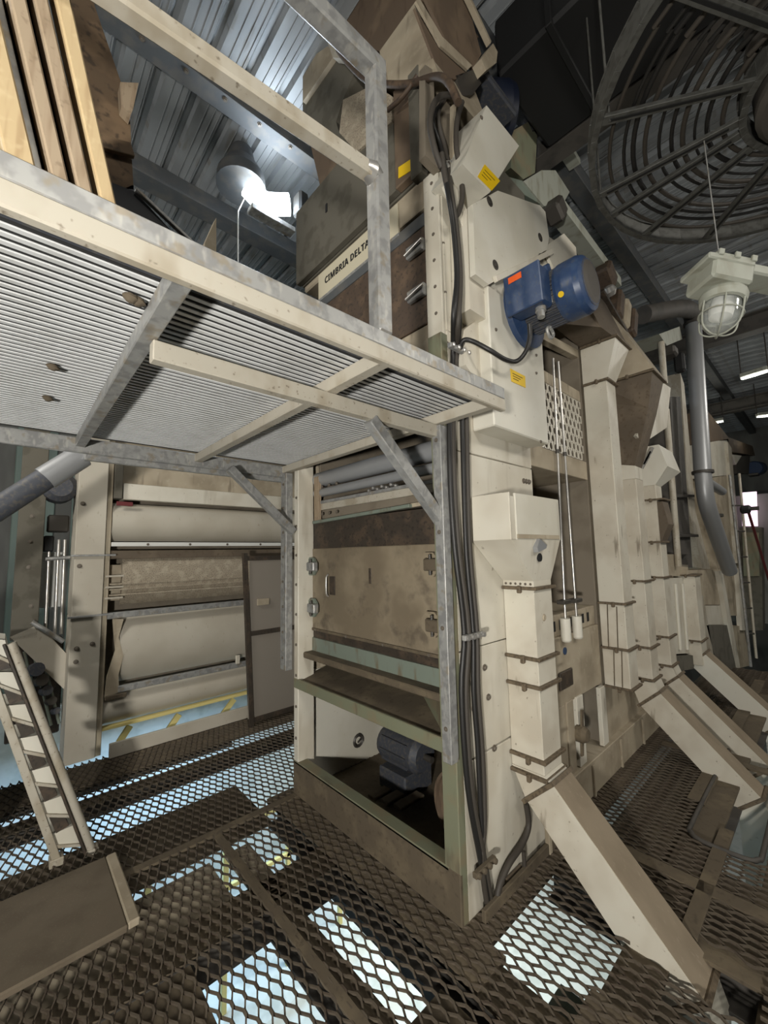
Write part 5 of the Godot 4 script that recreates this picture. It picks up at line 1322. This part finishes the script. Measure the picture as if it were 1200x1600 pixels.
# ---------------------------------------------------------------- steep ladder and floor lid
func ladder_stair() -> void:
	var z := -2.85
	var t := thing("ship_ladder", Vector3(0.33, 0, -2.9), "steep narrow ladder with cream treads and dusty stringers beside the floor lid", "ladder")
	var a0 := at_z(88, 1341, z)
	var a1 := at_z(-40, 985, z)
	var b0 := at_z(143, 1330, z)
	var b1 := at_z(17, 1005, z)
	part(mb().tube([b0, b1], 0.022, 12, 1), "stringer", M.galvanised_cream, t)
	part(mb().bar(b0 + Vector3(-0.026, 0, 0), b1 + Vector3(-0.026, 0, 0), 0.012, 0.06, Vector3.BACK), "stringer_web", M.dark_panel, t)
	part(mb().bar(a0, a1, 0.034, 0.045, Vector3.BACK), "stringer", M.galvanised_cream, t)
	for k in 7:
		var f := 0.06 + 0.145 * k
		var p := a0.lerp(a1, f)
		var q := b0.lerp(b1, f)
		var s := 0.5 / 7.0
		part(mb().plate([p, q + Vector3(-0.02, -0.01, 0), q + Vector3(-0.05, 0.10, 0), p + Vector3(-0.02, 0.05, 0)], Vector3(0, 0, -0.25)), "tread", M.cream_clean, t)
		part(mb().bar(p + Vector3(0, -0.004, 0.004), q + Vector3(-0.02, -0.014, 0.004), 0.02, 0.014), "tread_nosing", M.galvanised_cream, t)
		part(mb().plate([p.lerp(q, 0.1) + Vector3(0, 0.055, 0.002), p.lerp(q, 0.45) + Vector3(0, 0.085, 0.002), p.lerp(q, 0.40) + Vector3(-0.01, 0.13, 0.002), p.lerp(q, 0.0) + Vector3(-0.02, 0.15, 0.002)], Vector3(0, 0, -0.03)), "painted_tread_gap", M.dark_panel, t)  # dark plate paints the shade in the gap between treads
	part(mb().span(a0 + Vector3(-0.03, -0.03, -0.04), a0 + Vector3(0.03, 0.01, 0.03), 0.004), "foot", M.galvanised_cream, t)
	part(mb().span(b0 + Vector3(-0.03, -0.01, -0.04), b0 + Vector3(0.03, 0.02, 0.03), 0.004), "foot", M.galvanised_cream, t)
	# dark cabinet behind the ladder
	var c := thing("dark_bin", Vector3(-0.2, 0, -3.4), "dark grey bin standing behind the steep ladder", "bin")
	part(mb().span(Vector3(-0.9, 0.02, -3.7), Vector3(-0.02, 1.0, -3.2), 0.02), "bin_body", M.motor_grey, c)
	part(mb().span(Vector3(-0.92, 1.0, -3.72), Vector3(0.0, 1.05, -3.18), 0.01), "bin_rim", M.dark_panel, c)
	# lid
	var l := thing("floor_lid", Vector3(0.1, 0, -2.4), "flat grey-brown board lid with a paler edge strip lying on the mesh floor", "lid")
	var p0 := Vector3(0.495, 0.012, -2.655)
	part(mb().span(Vector3(-0.55, 0.004, -2.66), Vector3(0.45, 0.034, -2.115), 0.006), "board", M.lid_board, l)
	part(mb().span(Vector3(0.45, 0.006, -2.655), Vector3(0.495, 0.038, -2.12), 0.006), "edge_strip", M.cream_dusty, l)

# ---------------------------------------------------------------- sieve frames stored on the walkway
func stacked_frames() -> void:
	var z := -0.935
	var rows := [[30, 258, -14, 75, 0.040, "wood"], [92, 290, 24, 0, 0.025, "wood_grey"], [130, 306, 59, 0, 0.023, "wood_grey"], [166, 324, 93, 0, 0.026, "wood"]]
	var says := ["wooden sieve frame on the walkway, nearest to the outer end of the stack", "greyish wooden sieve frame on the walkway, second from the outer end", "greyish wooden sieve frame on the walkway, beside the pale frame next to the rust sheet", "pale wooden sieve frame on the walkway, next to the rust sheet"]
	for i in 4:
		var r: Array = rows[i]
		var a := at_z(r[0], r[1], z)
		var b := at_z(r[2], r[3], z)
		a = a + (a - b).normalized() * ((a.y - 2.21) / (b.y - a.y) * a.distance_to(b))
		b = b + (b - a) * 0.35
		var t := thing("sieve_frame", a, says[i], "frame", "sieve frames stacked on the walkway")
		part(mb().bar(a, b, r[4], 0.05, Vector3.BACK, 0.003), "stile", M[r[5]], t)
		var o := Vector3(0, 0, -0.85)
		part(mb().bar(a + o, b + o, r[4], 0.05, Vector3.BACK, 0.003), "stile", M[r[5]], t)
		for f in [0.06, 0.5, 0.97]:
			part(mb().bar(a.lerp(b, f) + Vector3(0, 0, -0.025), a.lerp(b, f) + o, r[4] * 0.8, 0.05), "rail", M[r[5]], t)
		var nn := (b - a).normalized()
		var off := Vector3(-r[4] * 0.5 - 0.012, 0, 0)
		part(mb().bar(a + off + Vector3(0, 0, -0.02), b + off + Vector3(0, 0, -0.02), 0.012, 0.012, Vector3.BACK, 0.001), "steel_edge", M.galvanised, t)
		part(mb().plate([a + off + Vector3(0, 0, -0.03), b + off + Vector3(0, 0, -0.03), b + off + o, a + off + o], Vector3(0.006, 0, 0)), "sieve_sheet", M.steel_dark, t)
		part(mb().bar(a.lerp(b, 0.5) + off + Vector3(-0.006, 0, -0.03), a.lerp(b, 0.56) + off + Vector3(-0.006, 0, -0.03), 0.02, 0.03, Vector3.BACK, 0.003), "spacer_block", M[r[5]], t)
	# bent sheet behind
	var s := thing("rust_sheet", Vector3(0.4, 2.2, -1.8), "bent rusty steel sheet leaning behind the wooden frames", "sheet")
	var zz := -1.75
	part(mb().plate([at_z(100, -60, zz), at_z(124, -60, zz), at_z(192, 137, zz), at_z(212, 146, zz), at_z(203, 180, zz), at_z(207, 266, zz), at_z(209, 296, zz), at_z(150, 290, zz)], Vector3(0, 0, -0.02)), "sheet", M.rust_sheet, s)
	part(mb().plate([at_z(184, 145, zz), at_z(212, 146, zz), at_z(204, 185, zz), at_z(200, 195, zz), at_z(186, 180, zz)], Vector3(0, 0, 0.05)), "folded_tab", M.wood_grey, s)
	part(mb().bar(at_z(150, 220, zz + 0.03), at_z(207, 236, zz + 0.03), 0.02, 0.05), "rib", M.rust_sheet, s)
	part(mb().plate([at_z(150, 275, zz), at_z(209, 290, zz), at_z(209, 430, zz), at_z(150, 430, zz)], Vector3(0, 0, -0.06)), "lower_leg", M.motor_grey, s)
	var d := thing("storage_box", Vector3(0.75, 2.2, -1.6), "dark navy box on the walkway deck beside the rust sheet", "box")
	var k0 := at_z(175, 285, -1.62)
	var k1 := at_z(262, 360, -1.62)
	part(mb().plate([Vector3(k0.x, 2.22, -1.62), Vector3(k0.x, k0.y, -1.62), Vector3(at_z(212, 293, -1.62).x, at_z(212, 300, -1.62).y, -1.62), Vector3(k1.x + 0.02, k1.y, -1.62), Vector3(k1.x + 0.02, 2.22, -1.62)], Vector3(0, 0, -0.45)), "box_body", M.navy, d)
	part(mb().bar(at_z(212, 296, -1.6), at_z(306, 385, -1.6), 0.02, 0.012), "lid_edge", M.galvanised, d)
	part(mb().plate([at_z(320, 380, -1.9), at_z(338, 340, -1.9), at_z(338, 400, -1.9), at_z(322, 400, -1.9)], Vector3(0, 0, -0.05)), "cream_corner", M.cream_dusty, d)

# ---------------------------------------------------------------- hoppers and hoods above the cleaner
func face(t: Node, called: String, pts: Array, x: float, depth: float, m: Material) -> void:
	var p := []
	for q in pts: p.append(at_x(q[0], q[1], x))
	part(mb().plate(p, Vector3(depth, 0, 0)), called, m, t)

func feed_hoppers() -> void:
	var t := thing("feed_hopper", Vector3(1.9, 4.1, -1.8), "dusty tan and brown feed hopper above the cleaner head under the roof", "hopper")
	face(t, "tan_face", [[593, 80], [647, 5], [655, 30], [686, 119], [660, 128], [602, 129]], 1.46, 0.5, M.cream_dusty)
	face(t, "brown_face", [[500, -40], [680, -40], [647, 5], [593, 80], [575, 75], [540, 40]], 1.52, 0.4, M.hopper_brown)
	face(t, "gritty_face", [[536, 156], [584, 132], [612, 150], [612, 190], [557, 237], [530, 207]], 1.46, 0.4, M.grit)
	face(t, "grey_face", [[473, 159], [524, 84], [560, 99], [536, 156], [525, 190], [530, 207], [557, 237], [540, 255], [473, 200]], 1.50, 0.4, M.hopper_grey)
	face(t, "cream_edge", [[473, 99], [512, 72], [524, 84], [473, 159]], 1.47, 0.3, M.cream_dusty)
	face(t, "cream_foot", [[485, 225], [520, 220], [537, 256], [500, 290]], 1.49, 0.3, M.hopper_brown)
	face(t, "bracket_plate", [[508, 55], [535, 45], [552, 80], [548, 92], [520, 90]], 1.44, 0.05, M.galvanised_cream)
	face(t, "dusty_corner", [[566, 120], [584, 104], [600, 100], [604, 128], [586, 134]], 1.45, 0.2, M.cream_dusty)
	# slanted inlet over the side
	var s := thing("inlet_spout", Vector3(1.7, 4.2, -1.2), "brown slanted inlet spout with folded edges beside the feed hopper", "spout")
	var z := -1.15
	part(mb().plate([at_z(652, -30, z), at_z(722, -30, z), at_z(752, 84, z), at_z(740, 108, z), at_z(700, 70, z)], Vector3(0, 0, -0.015)), "spout_wall", M.hopper_brown, s)
	part(mb().plate([at_z(647, 5, z), at_z(652, 0, z), at_z(688, 60, z), at_z(735, 105, z), at_z(728, 112, z), at_z(686, 75, z)], Vector3(0, 0, 0.012)), "folded_edge", M.cream_dusty, s)
	part(mb().plate([at_z(648, 12, z), at_z(686, 76, z), at_z(727, 113, z), at_z(712, 124, z), at_z(688, 118, z)], Vector3(0, 0, -0.012)), "spout_cheek", M.hopper_brown, s)
	part(mb().plate([at_z(738, 106, z), at_z(757, 82, z), at_z(764, 95, z), at_z(762, 112, z), at_z(746, 124, z)], Vector3(0, 0, 0.06)), "end_cap", M.cream_dusty, s)
	part(mb().bar(at_z(722, -20, z + 0.02), at_z(764, 70, z + 0.02), 0.03, 0.03), "edge_bar", M.cream_dusty, s)
	part(mb().plate([at_z(712, 118, z), at_z(742, 108, z), at_z(752, 130, z), at_z(738, 148, z), at_z(722, 150, z)], Vector3(0, 0, -0.1)), "clamp_block", M.steel_dark, s)
	# machinery right of the slanted guard under the roof
	var g := thing("aspiration_elbow", Vector3(2.6, 3.9, -1.4), "dull green-grey aspiration elbow right of the slanted guard", "duct")
	part(mb().plate([at_z(800, 205, -1.3), at_z(826, 190, -1.3), at_z(840, 200, -1.3), at_z(836, 270, -1.3), at_z(818, 280, -1.3), at_z(798, 262, -1.3)], Vector3(0, 0, -0.25)), "elbow_body", M.green_steel, g)
	part(mb().plate([at_z(818, 283, -1.28), at_z(846, 266, -1.28), at_z(868, 266, -1.28), at_z(890, 300, -1.28), at_z(880, 318, -1.28), at_z(850, 322, -1.28)], Vector3(0, 0, -0.2)), "pale_plate", M.fixture, g)
	part(mb().plate([at_z(790, 275, -1.29), at_z(818, 283, -1.29), at_z(850, 322, -1.29), at_z(812, 300, -1.29)], Vector3(0, 0, -0.1)), "green_plate", M.green_clean, g)
	part(mb().cbox(at_z(832, 188, -1.28), Vector3(0.12, 0.07, 0.1), Basis(Vector3.BACK, -0.5), 0.01), "clamp", M.black, g)
	var sh := thing("slanted_shaft", Vector3(3.4, 3.6, -1.2), "grey slanted steel channel running down behind the guard toward the ducts", "beam")
	part(mb().bar(at_z(868, 325, -1.2), at_z(960, 445, -1.2), 0.09, 0.12, Vector3.BACK), "channel", M.fixture, sh)
	part(mb().cbox(at_z(868, 330, -1.16), Vector3(0.14, 0.16, 0.12), Basis(Vector3.BACK, -0.6), 0.02), "bearing_block", M.steel_dark, sh)
	part(mb().cbox(at_z(946, 432, -1.16), Vector3(0.2, 0.16, 0.14), Basis(Vector3.BACK, -0.6), 0.02), "bearing_block", M.brown_dark, sh)
	part(mb().lathe([Vector2(0, 0.05), Vector2(0.04, 0.04), Vector2(0.06, 0), Vector2(0.04, -0.04), Vector2(0, -0.05)], at_z(952, 455, -1.12), Vector3(1, -1, 0), 12), "grease_cup", M.chrome, sh)
	for k in 3:
		part(mb().cbox(at_z(963 + k * 11, 478 + k * 14, -1.1), Vector3(0.12, 0.3, 0.1), Basis(Vector3.BACK, -0.4), 0.02), "drive_bracket", M.brown_dark if k != 1 else M.cream_dusty, sh)
	part(mb().bar(at_z(938, 455, -1.04), at_z(976, 520, -1.04), 0.03, 0.05, Vector3.BACK), "cover_strip", M.dark_panel, sh)

# ---------------------------------------------------------------- cables
func zpath(pts: Array, z: float) -> Array:
	var r := []
	for p in pts: r.append(at_z(p[0], p[1], z))
	return r

func cables() -> void:
	var sets := [
		[[[688, 165], [676, 190], [690, 235], [700, 300], [708, 350], [714, 430], [709, 490], [708, 545], [706, 600], [702, 660], [704, 760], [711, 860], [725, 985], [721, 1080], [731, 1230], [752, 1350], [766, 1425]], 0.0125],
		[[[700, 145], [684, 180], [697, 240], [705, 300], [713, 355], [719, 430], [716, 500], [713, 545], [711, 600], [708, 660], [710, 760], [718, 870], [732, 985], [728, 1090], [738, 1240], [758, 1350], [769, 1425]], 0.0125],
		[[[716, 470], [718, 500], [717, 545], [720, 600], [722, 660], [725, 770], [729, 870], [739, 985], [740, 1080], [746, 1160], [750, 1240], [757, 1350], [773, 1425]], 0.0115],
		[[[720, 545], [726, 600], [729, 660], [731, 770], [735, 870], [745, 985], [747, 1080], [754, 1180], [757, 1280], [753, 1350], [762, 1420]], 0.0115],
	]
	var says := ["black cable running down the cleaner corner, nearest to the walkway leg", "black cable running down the cleaner corner, second from the walkway leg", "black cable running down the cleaner corner, third from the walkway leg", "black cable running down the cleaner corner, farthest from the walkway leg"]
	for i in sets.size():
		var path := []
		for q in sets[i][0]:
			path.append(at_z(q[0], q[1], (-1.055 if q[1] > 270 and q[1] < 510 else -1.145) + 0.004 * (i % 2)))
		var t := thing("power_cable", path[-1], says[i], "cable", "cables down the cleaner corner")
		part(mb().tube(path, sets[i][1], 10, 4), "sheath", M.rubber if i % 2 == 0 else M.rubber_dusty, t)
	# clamps
	for c in [[714, 548, 18], [737, 993, 18], [754, 1352, 15]]:
		var p := at_z(c[0], c[1], -1.135)
		var t := thing("cable_clamp", p, ["bolted cable clamp just above the walkway edge", "bolted cable clamp halfway down the cleaner corner", "dusty cable clamp near the foot of the cleaner corner"][0 if c[1] < 600 else (1 if c[1] < 1200 else 2)], "clamp", "cable clamps")
		part(mb().span(p + Vector3(-0.075, -0.012, 0.0), p + Vector3(0.075, 0.012, 0.022), 0.003), "clamp_bar", M.galvanised if c[1] < 1200 else M.grime, t)
		for k in 4:
			part(mb().lathe([Vector2(0, 0.012), Vector2(0.011, 0.01), Vector2(0.013, 0.0)], p + Vector3(-0.06 + k * 0.04, 0, 0.022), Vector3.BACK, 8), "clamp_bolt", M.chrome if c[1] < 1200 else M.grime, t)
	# cable to the big motor
	var m := thing("power_cable", at_z(722, 535, -1.1), "black cable drooping from the clamp to the blue motor terminal box", "cable")
	part(mb().tube([at_z(718, 545, -1.12), at_z(724, 532, -1.09), at_z(738, 533, -1.06), at_z(765, 547, -1.0), at_z(790, 562, -0.97), at_z(808, 564, -0.96), at_z(822, 548, -0.92), at_z(828, 525, -0.90), at_z(827, 506, -0.89)], 0.011, 10, 5), "sheath", M.rubber, m)
	# flexible hoses at the top of the cleaner
	var h := thing("flexible_hose", at_z(690, 160, -1.1), "looped dusty flexible hose hanging at the top corner of the cleaner", "hose")
	part(mb().tube(zpath([[712, 150], [690, 150], [677, 165], [672, 195], [680, 235], [690, 262]], -1.08), 0.014, 10, 5), "outer_hose", M.rubber_dusty, h)
	part(mb().tube(zpath([[722, 160], [714, 190], [713, 230], [720, 270], [722, 310], [714, 336], [706, 318], [697, 285], [690, 240]], -1.07), 0.013, 10, 5), "inner_hose", M.rubber_dusty, h)
	part(mb().plate(zpath([[692, 255], [716, 255], [719, 305], [714, 328], [704, 312]], -1.13), Vector3(0, 0, 0.02)), "cleat_plate", M.galvanised, h)
	for k in 5:
		part(mb().lathe([Vector2(0, 0.02), Vector2(0.014, 0.015), Vector2(0.018, 0.0)], at_z(697 + (k % 2) * 9, 262 + k * 9, -1.11), Vector3.BACK, 8), "cleat_nut", M.chrome if k % 2 == 0 else M.steel_dark, h)
	part(mb().plate(zpath([[703, 168], [708, 168], [706, 255], [702, 255]], -1.14), Vector3(0, 0, 0.02)), "pale_strip", M.cream_dusty, h)
	part(mb().plate(zpath([[655, 112], [668, 120], [672, 250], [690, 270], [678, 275], [655, 252]], -1.2), Vector3(0, 0, 0.04)), "mount_plate", M.inner_steel, h)
	part(mb().plate(zpath([[678, 160], [700, 150], [703, 250], [694, 255], [680, 215]], -1.19), Vector3(0, 0, 0.02)), "cable_entry", M.inner_steel, h)
	var h2 := thing("flexible_hose", at_x(600, 120, 1.4), "brown rubber hose strung across the tan hopper face", "hose")
	part(mb().tube([at_x(528, 78, 1.42), at_x(545, 100, 1.41), at_x(575, 127, 1.40), at_x(612, 132, 1.40), at_x(645, 130, 1.42), at_x(680, 120, 1.40), at_x(700, 128, 1.35), at_x(716, 160, 1.35)], 0.017, 10, 5), "outer_hose", M.brown_dark, h2)
	part(mb().tube([at_x(606, 172, 1.42), at_x(630, 150, 1.41), at_x(652, 118, 1.42)], 0.012, 8, 4), "thin_hose", M.brown_dark, h2)
	# conduit at the foot, right of the cables
	var f := thing("flexible_conduit", at_z(800, 1400, -1.12), "dusty bent conduit with brackets at the foot of the cleaner side", "conduit")
	part(mb().tube(zpath([[822, 1255], [826, 1290], [815, 1320], [795, 1350], [780, 1385], [774, 1425]], -1.13), 0.014, 10, 5), "conduit", M.rubber_dusty, f)
	part(mb().tube(zpath([[818, 1330], [822, 1395]], -1.13), 0.01, 8, 1), "bracket_rod", M.rubber_dusty, f)
	part(mb().plate(zpath([[790, 1372], [812, 1350], [815, 1395], [793, 1425]], -1.16), Vector3(0, 0, 0.01)), "bracket_plate", M.duct_brown, f)
	var k2 := thing("toe_strip", at_z(820, 1420, -1.1), "low cream toe strip along the cleaner side at floor level", "strip")
	part(mb().span(Vector3(1.55, 0.0, -1.135), Vector3(2.2, 0.05, -1.115), 0.003), "strip", M.grime, k2)
	part(mb().span(Vector3(2.12, 0.0, -1.135), Vector3(2.15, 0.13, -1.11), 0.003), "strip_post", M.cream_dusty, k2)

# ---------------------------------------------------------------- ladder cable tray bend under the roof
func cable_tray() -> void:
	var c := Vector3(2.51, 3.6, 0.256)
	var t := thing("cable_tray", c, "curved ladder-type cable tray bend hanging under the roof", "cable tray")
	var a0 := deg_to_rad(206.0)
	var a1 := deg_to_rad(346.0)
	var arc := func(r: float, y: float, s: int) -> Array:
		var p := []
		var d0 := Vector3(cos(a0), 0, sin(a0)) * r
		var d1 := Vector3(cos(a1), 0, sin(a1)) * r
		var tan0 := Vector3(sin(a0), 0, -cos(a0))
		var tan1 := Vector3(-sin(a1), 0, cos(a1))
		p.append(c + d0 + tan0 * 1.6 + Vector3(0, y, 0))
		for k in s + 1:
			var a: float = lerp(a0, a1, float(k) / s)
			p.append(c + Vector3(cos(a), 0, sin(a)) * r + Vector3(0, y, 0))
		p.append(c + d1 + tan1 * 1.2 + Vector3(0, y, 0))
		return p
	for r in [0.37, 1.0]:
		var p: Array = arc.call(r, 0.0, 16)
		var b := mb()
		for i in p.size() - 1:
			b.bar(p[i], p[i + 1], 0.012, 0.10, Vector3.UP, 0.001)
			b.bar(p[i] + Vector3(0, -0.05, 0), p[i + 1] + Vector3(0, -0.05, 0), 0.03, 0.006, Vector3.UP, 0.001)
			b.bar(p[i] + Vector3(0, 0.05, 0), p[i + 1] + Vector3(0, 0.05, 0), 0.03, 0.006, Vector3.UP, 0.001)
		part(b, "side_rail", M.cage_tray, t)
	for a in [209, 236, 263, 275, 295, 320, 346]:
		var d := Vector3(cos(deg_to_rad(a)), 0, sin(deg_to_rad(a)))
		var rg := part(mb().bar(c + d * 0.37 + Vector3(0, -0.035, 0), c + d * 1.0 + Vector3(0, -0.035, 0), 0.045, 0.02), "rung", M.cage_tray, t)
		part(mb().bar(c + d * 0.42 + Vector3(0, -0.046, 0), c + d * 0.95 + Vector3(0, -0.046, 0), 0.014, 0.004), "rung_slot", M.black, rg)
	for rod in [[203, 1.0], [236, 0.95], [263, 0.98]]:
		var d := Vector3(cos(deg_to_rad(rod[0])), 0, sin(deg_to_rad(rod[0])))
		part(mb().tube([c + d * rod[1] + Vector3(0, -0.05, 0), c + d * rod[1] + Vector3(0, 1.58, 0)], 0.006, 6, 1), "hanger_rod", M.cage_tray, t)
	var rng := RandomNumberGenerator.new()
	rng.seed = 5
	for k in 10:
		var r := 0.44 + k * 0.052 + rng.randf_range(-0.008, 0.008)
		var rad := rng.randf_range(0.006, 0.012)
		var p: Array = arc.call(r, -0.022 + rad + rng.randf_range(0, 0.012), 14)
		var cb := thing("tray_cable", p[0], "dark cable lying in the curved cable tray", "cable", "cables in the curved tray")
		part(mb().tube(p, rad, 7, 2), "sheath", M.rubber if k % 3 != 0 else M.rubber_dusty, cb)

# ---------------------------------------------------------------- caged lamp at the upper right (switched off)
func caged_lamp() -> void:
	var c := EYE + ray(1122, 462) * (1.95 / ray(1122, 462).dot(cam_f))
	var t := thing("caged_lamp", c, "unlit explosion-proof caged lamp with grey-green body hanging under the cable tray", "lamp")
	var o := func(px: float, py: float) -> Vector3:
		return EYE + ray(px, py) * (1.95 / ray(px, py).dot(cam_f))
	var f := cam_f.slide(Vector3.UP).normalized()
	var tilt := Vector3(0, 1, 0).rotated(f, deg_to_rad(14.0))
	var rt := cam_r.slide(Vector3.UP).normalized().rotated(f, deg_to_rad(14.0))
	var bs := Basis(rt, tilt, rt.cross(tilt))
	var body: Vector3 = o.call(1124, 436)
	part(mb().cbox(body, Vector3(0.19, 0.13, 0.18), bs, 0.012), "body", M.fixture, t)
	part(mb().cbox(body + tilt * 0.03 + rt * -0.02, Vector3(0.215, 0.03, 0.19), bs, 0.006), "body_lid", M.fixture, t)
	for k in 3:
		part(mb().cbox(body + tilt * 0.05 + rt * (-0.075 + 0.075 * k) + f * -0.095, Vector3(0.025, 0.03, 0.012), bs, 0.003), "lid_clip", M.fixture, t)
	part(mb().cbox(body + tilt * 0.04 + rt * 0.22, Vector3(0.26, 0.05, 0.12), bs, 0.008), "mounting_arm", M.fixture, t)
	var g: Vector3 = o.call(1130, 466)
	var dn := -tilt
	part(mb().lathe([Vector2(0.0, -0.02), Vector2(0.088, -0.02), Vector2(0.095, 0.0), Vector2(0.09, 0.03), Vector2(0.078, 0.035)], g, dn, 24), "collar", M.fixture, t)
	part(mb().lathe([Vector2(0.074, 0.03), Vector2(0.074, 0.10), Vector2(0.065, 0.14), Vector2(0.045, 0.165), Vector2(0.0, 0.172)], g, dn, 24), "glass_dome", M.glass, t)
	part(mb().lathe([Vector2(0.0, 0.0), Vector2(0.04, 0.0), Vector2(0.05, 0.06), Vector2(0.045, 0.1), Vector2(0.0, 0.125)], g, dn, 18), "unlit_lamp_globe", M.white_paint, t)
	for k in 6:
		var a := TAU * k / 6.0
		var d := (rt * cos(a) + f * sin(a))
		part(mb().tube([g + d * 0.086 + dn * 0.02, g + d * 0.086 + dn * 0.10, g + d * 0.074 + dn * 0.155, g + d * 0.035 + dn * 0.185, g + dn * 0.19], 0.004, 6, 4), "cage_wire", M.fixture, t)
	var ring := []
	for k in 19:
		var a2 := TAU * k / 18.0
		ring.append(g + (rt * cos(a2) + f * sin(a2)) * 0.086 + dn * 0.09)
	part(mb().tube(ring, 0.004, 6, 1, false), "cage_ring", M.fixture, t)
	part(mb().tube([body + tilt * 0.05, Vector3(body.x, 3.55, body.z)], 0.003, 5, 1), "hanger_wire", M.galvanised, t)

# ---------------------------------------------------------------- remaining small things
func oddments() -> void:
	var dd := thing("roof_duct", Vector3(2.6, 4.7, -0.6), "broad black air duct running under the roof beside the roof beam", "duct")
	part(mb().span(Vector3(2.25, 4.72, -1.25), Vector3(3.0, 5.15, 1.2), 0.02), "duct_body", M.black, dd)
	for k in 3: part(mb().span(Vector3(2.23, 4.70, -0.9 + k * 0.8), Vector3(3.01, 5.16, -0.86 + k * 0.8), 0.004), "duct_flange", M.black, dd)
	var dc := thing("dark_filler", Vector3(2.51, 3.5, 0.256), "added dark drum standing in for unlit roof inside the bend of the cable tray", "duct")
	part(mb().lathe([Vector2(0, 0), Vector2(0.31, 0), Vector2(0.33, 0.02), Vector2(0.33, 1.22)], Vector3(2.51, 3.5, 0.256), Vector3.UP, 30), "duct_body", M.dark_beam, dc)  # added dark drum, stands in for roof that is only unlit
	part(mb().lathe([Vector2(0.33, 0.3), Vector2(0.345, 0.31), Vector2(0.345, 0.34), Vector2(0.33, 0.35)], Vector3(2.51, 3.5, 0.256), Vector3.UP, 30), "filler_seam", M.dark_beam, dc)
	var b := thing("roof_strut", Vector3(3.4, 4.9, -1.3), "pale steel strut slanting under the roof beside the cable tray", "strut")
	part(mb().bar(at_y(850, 178, 5.0), at_y(898, 258, 5.0), 0.1, 0.05), "strut", M.fixture, b)
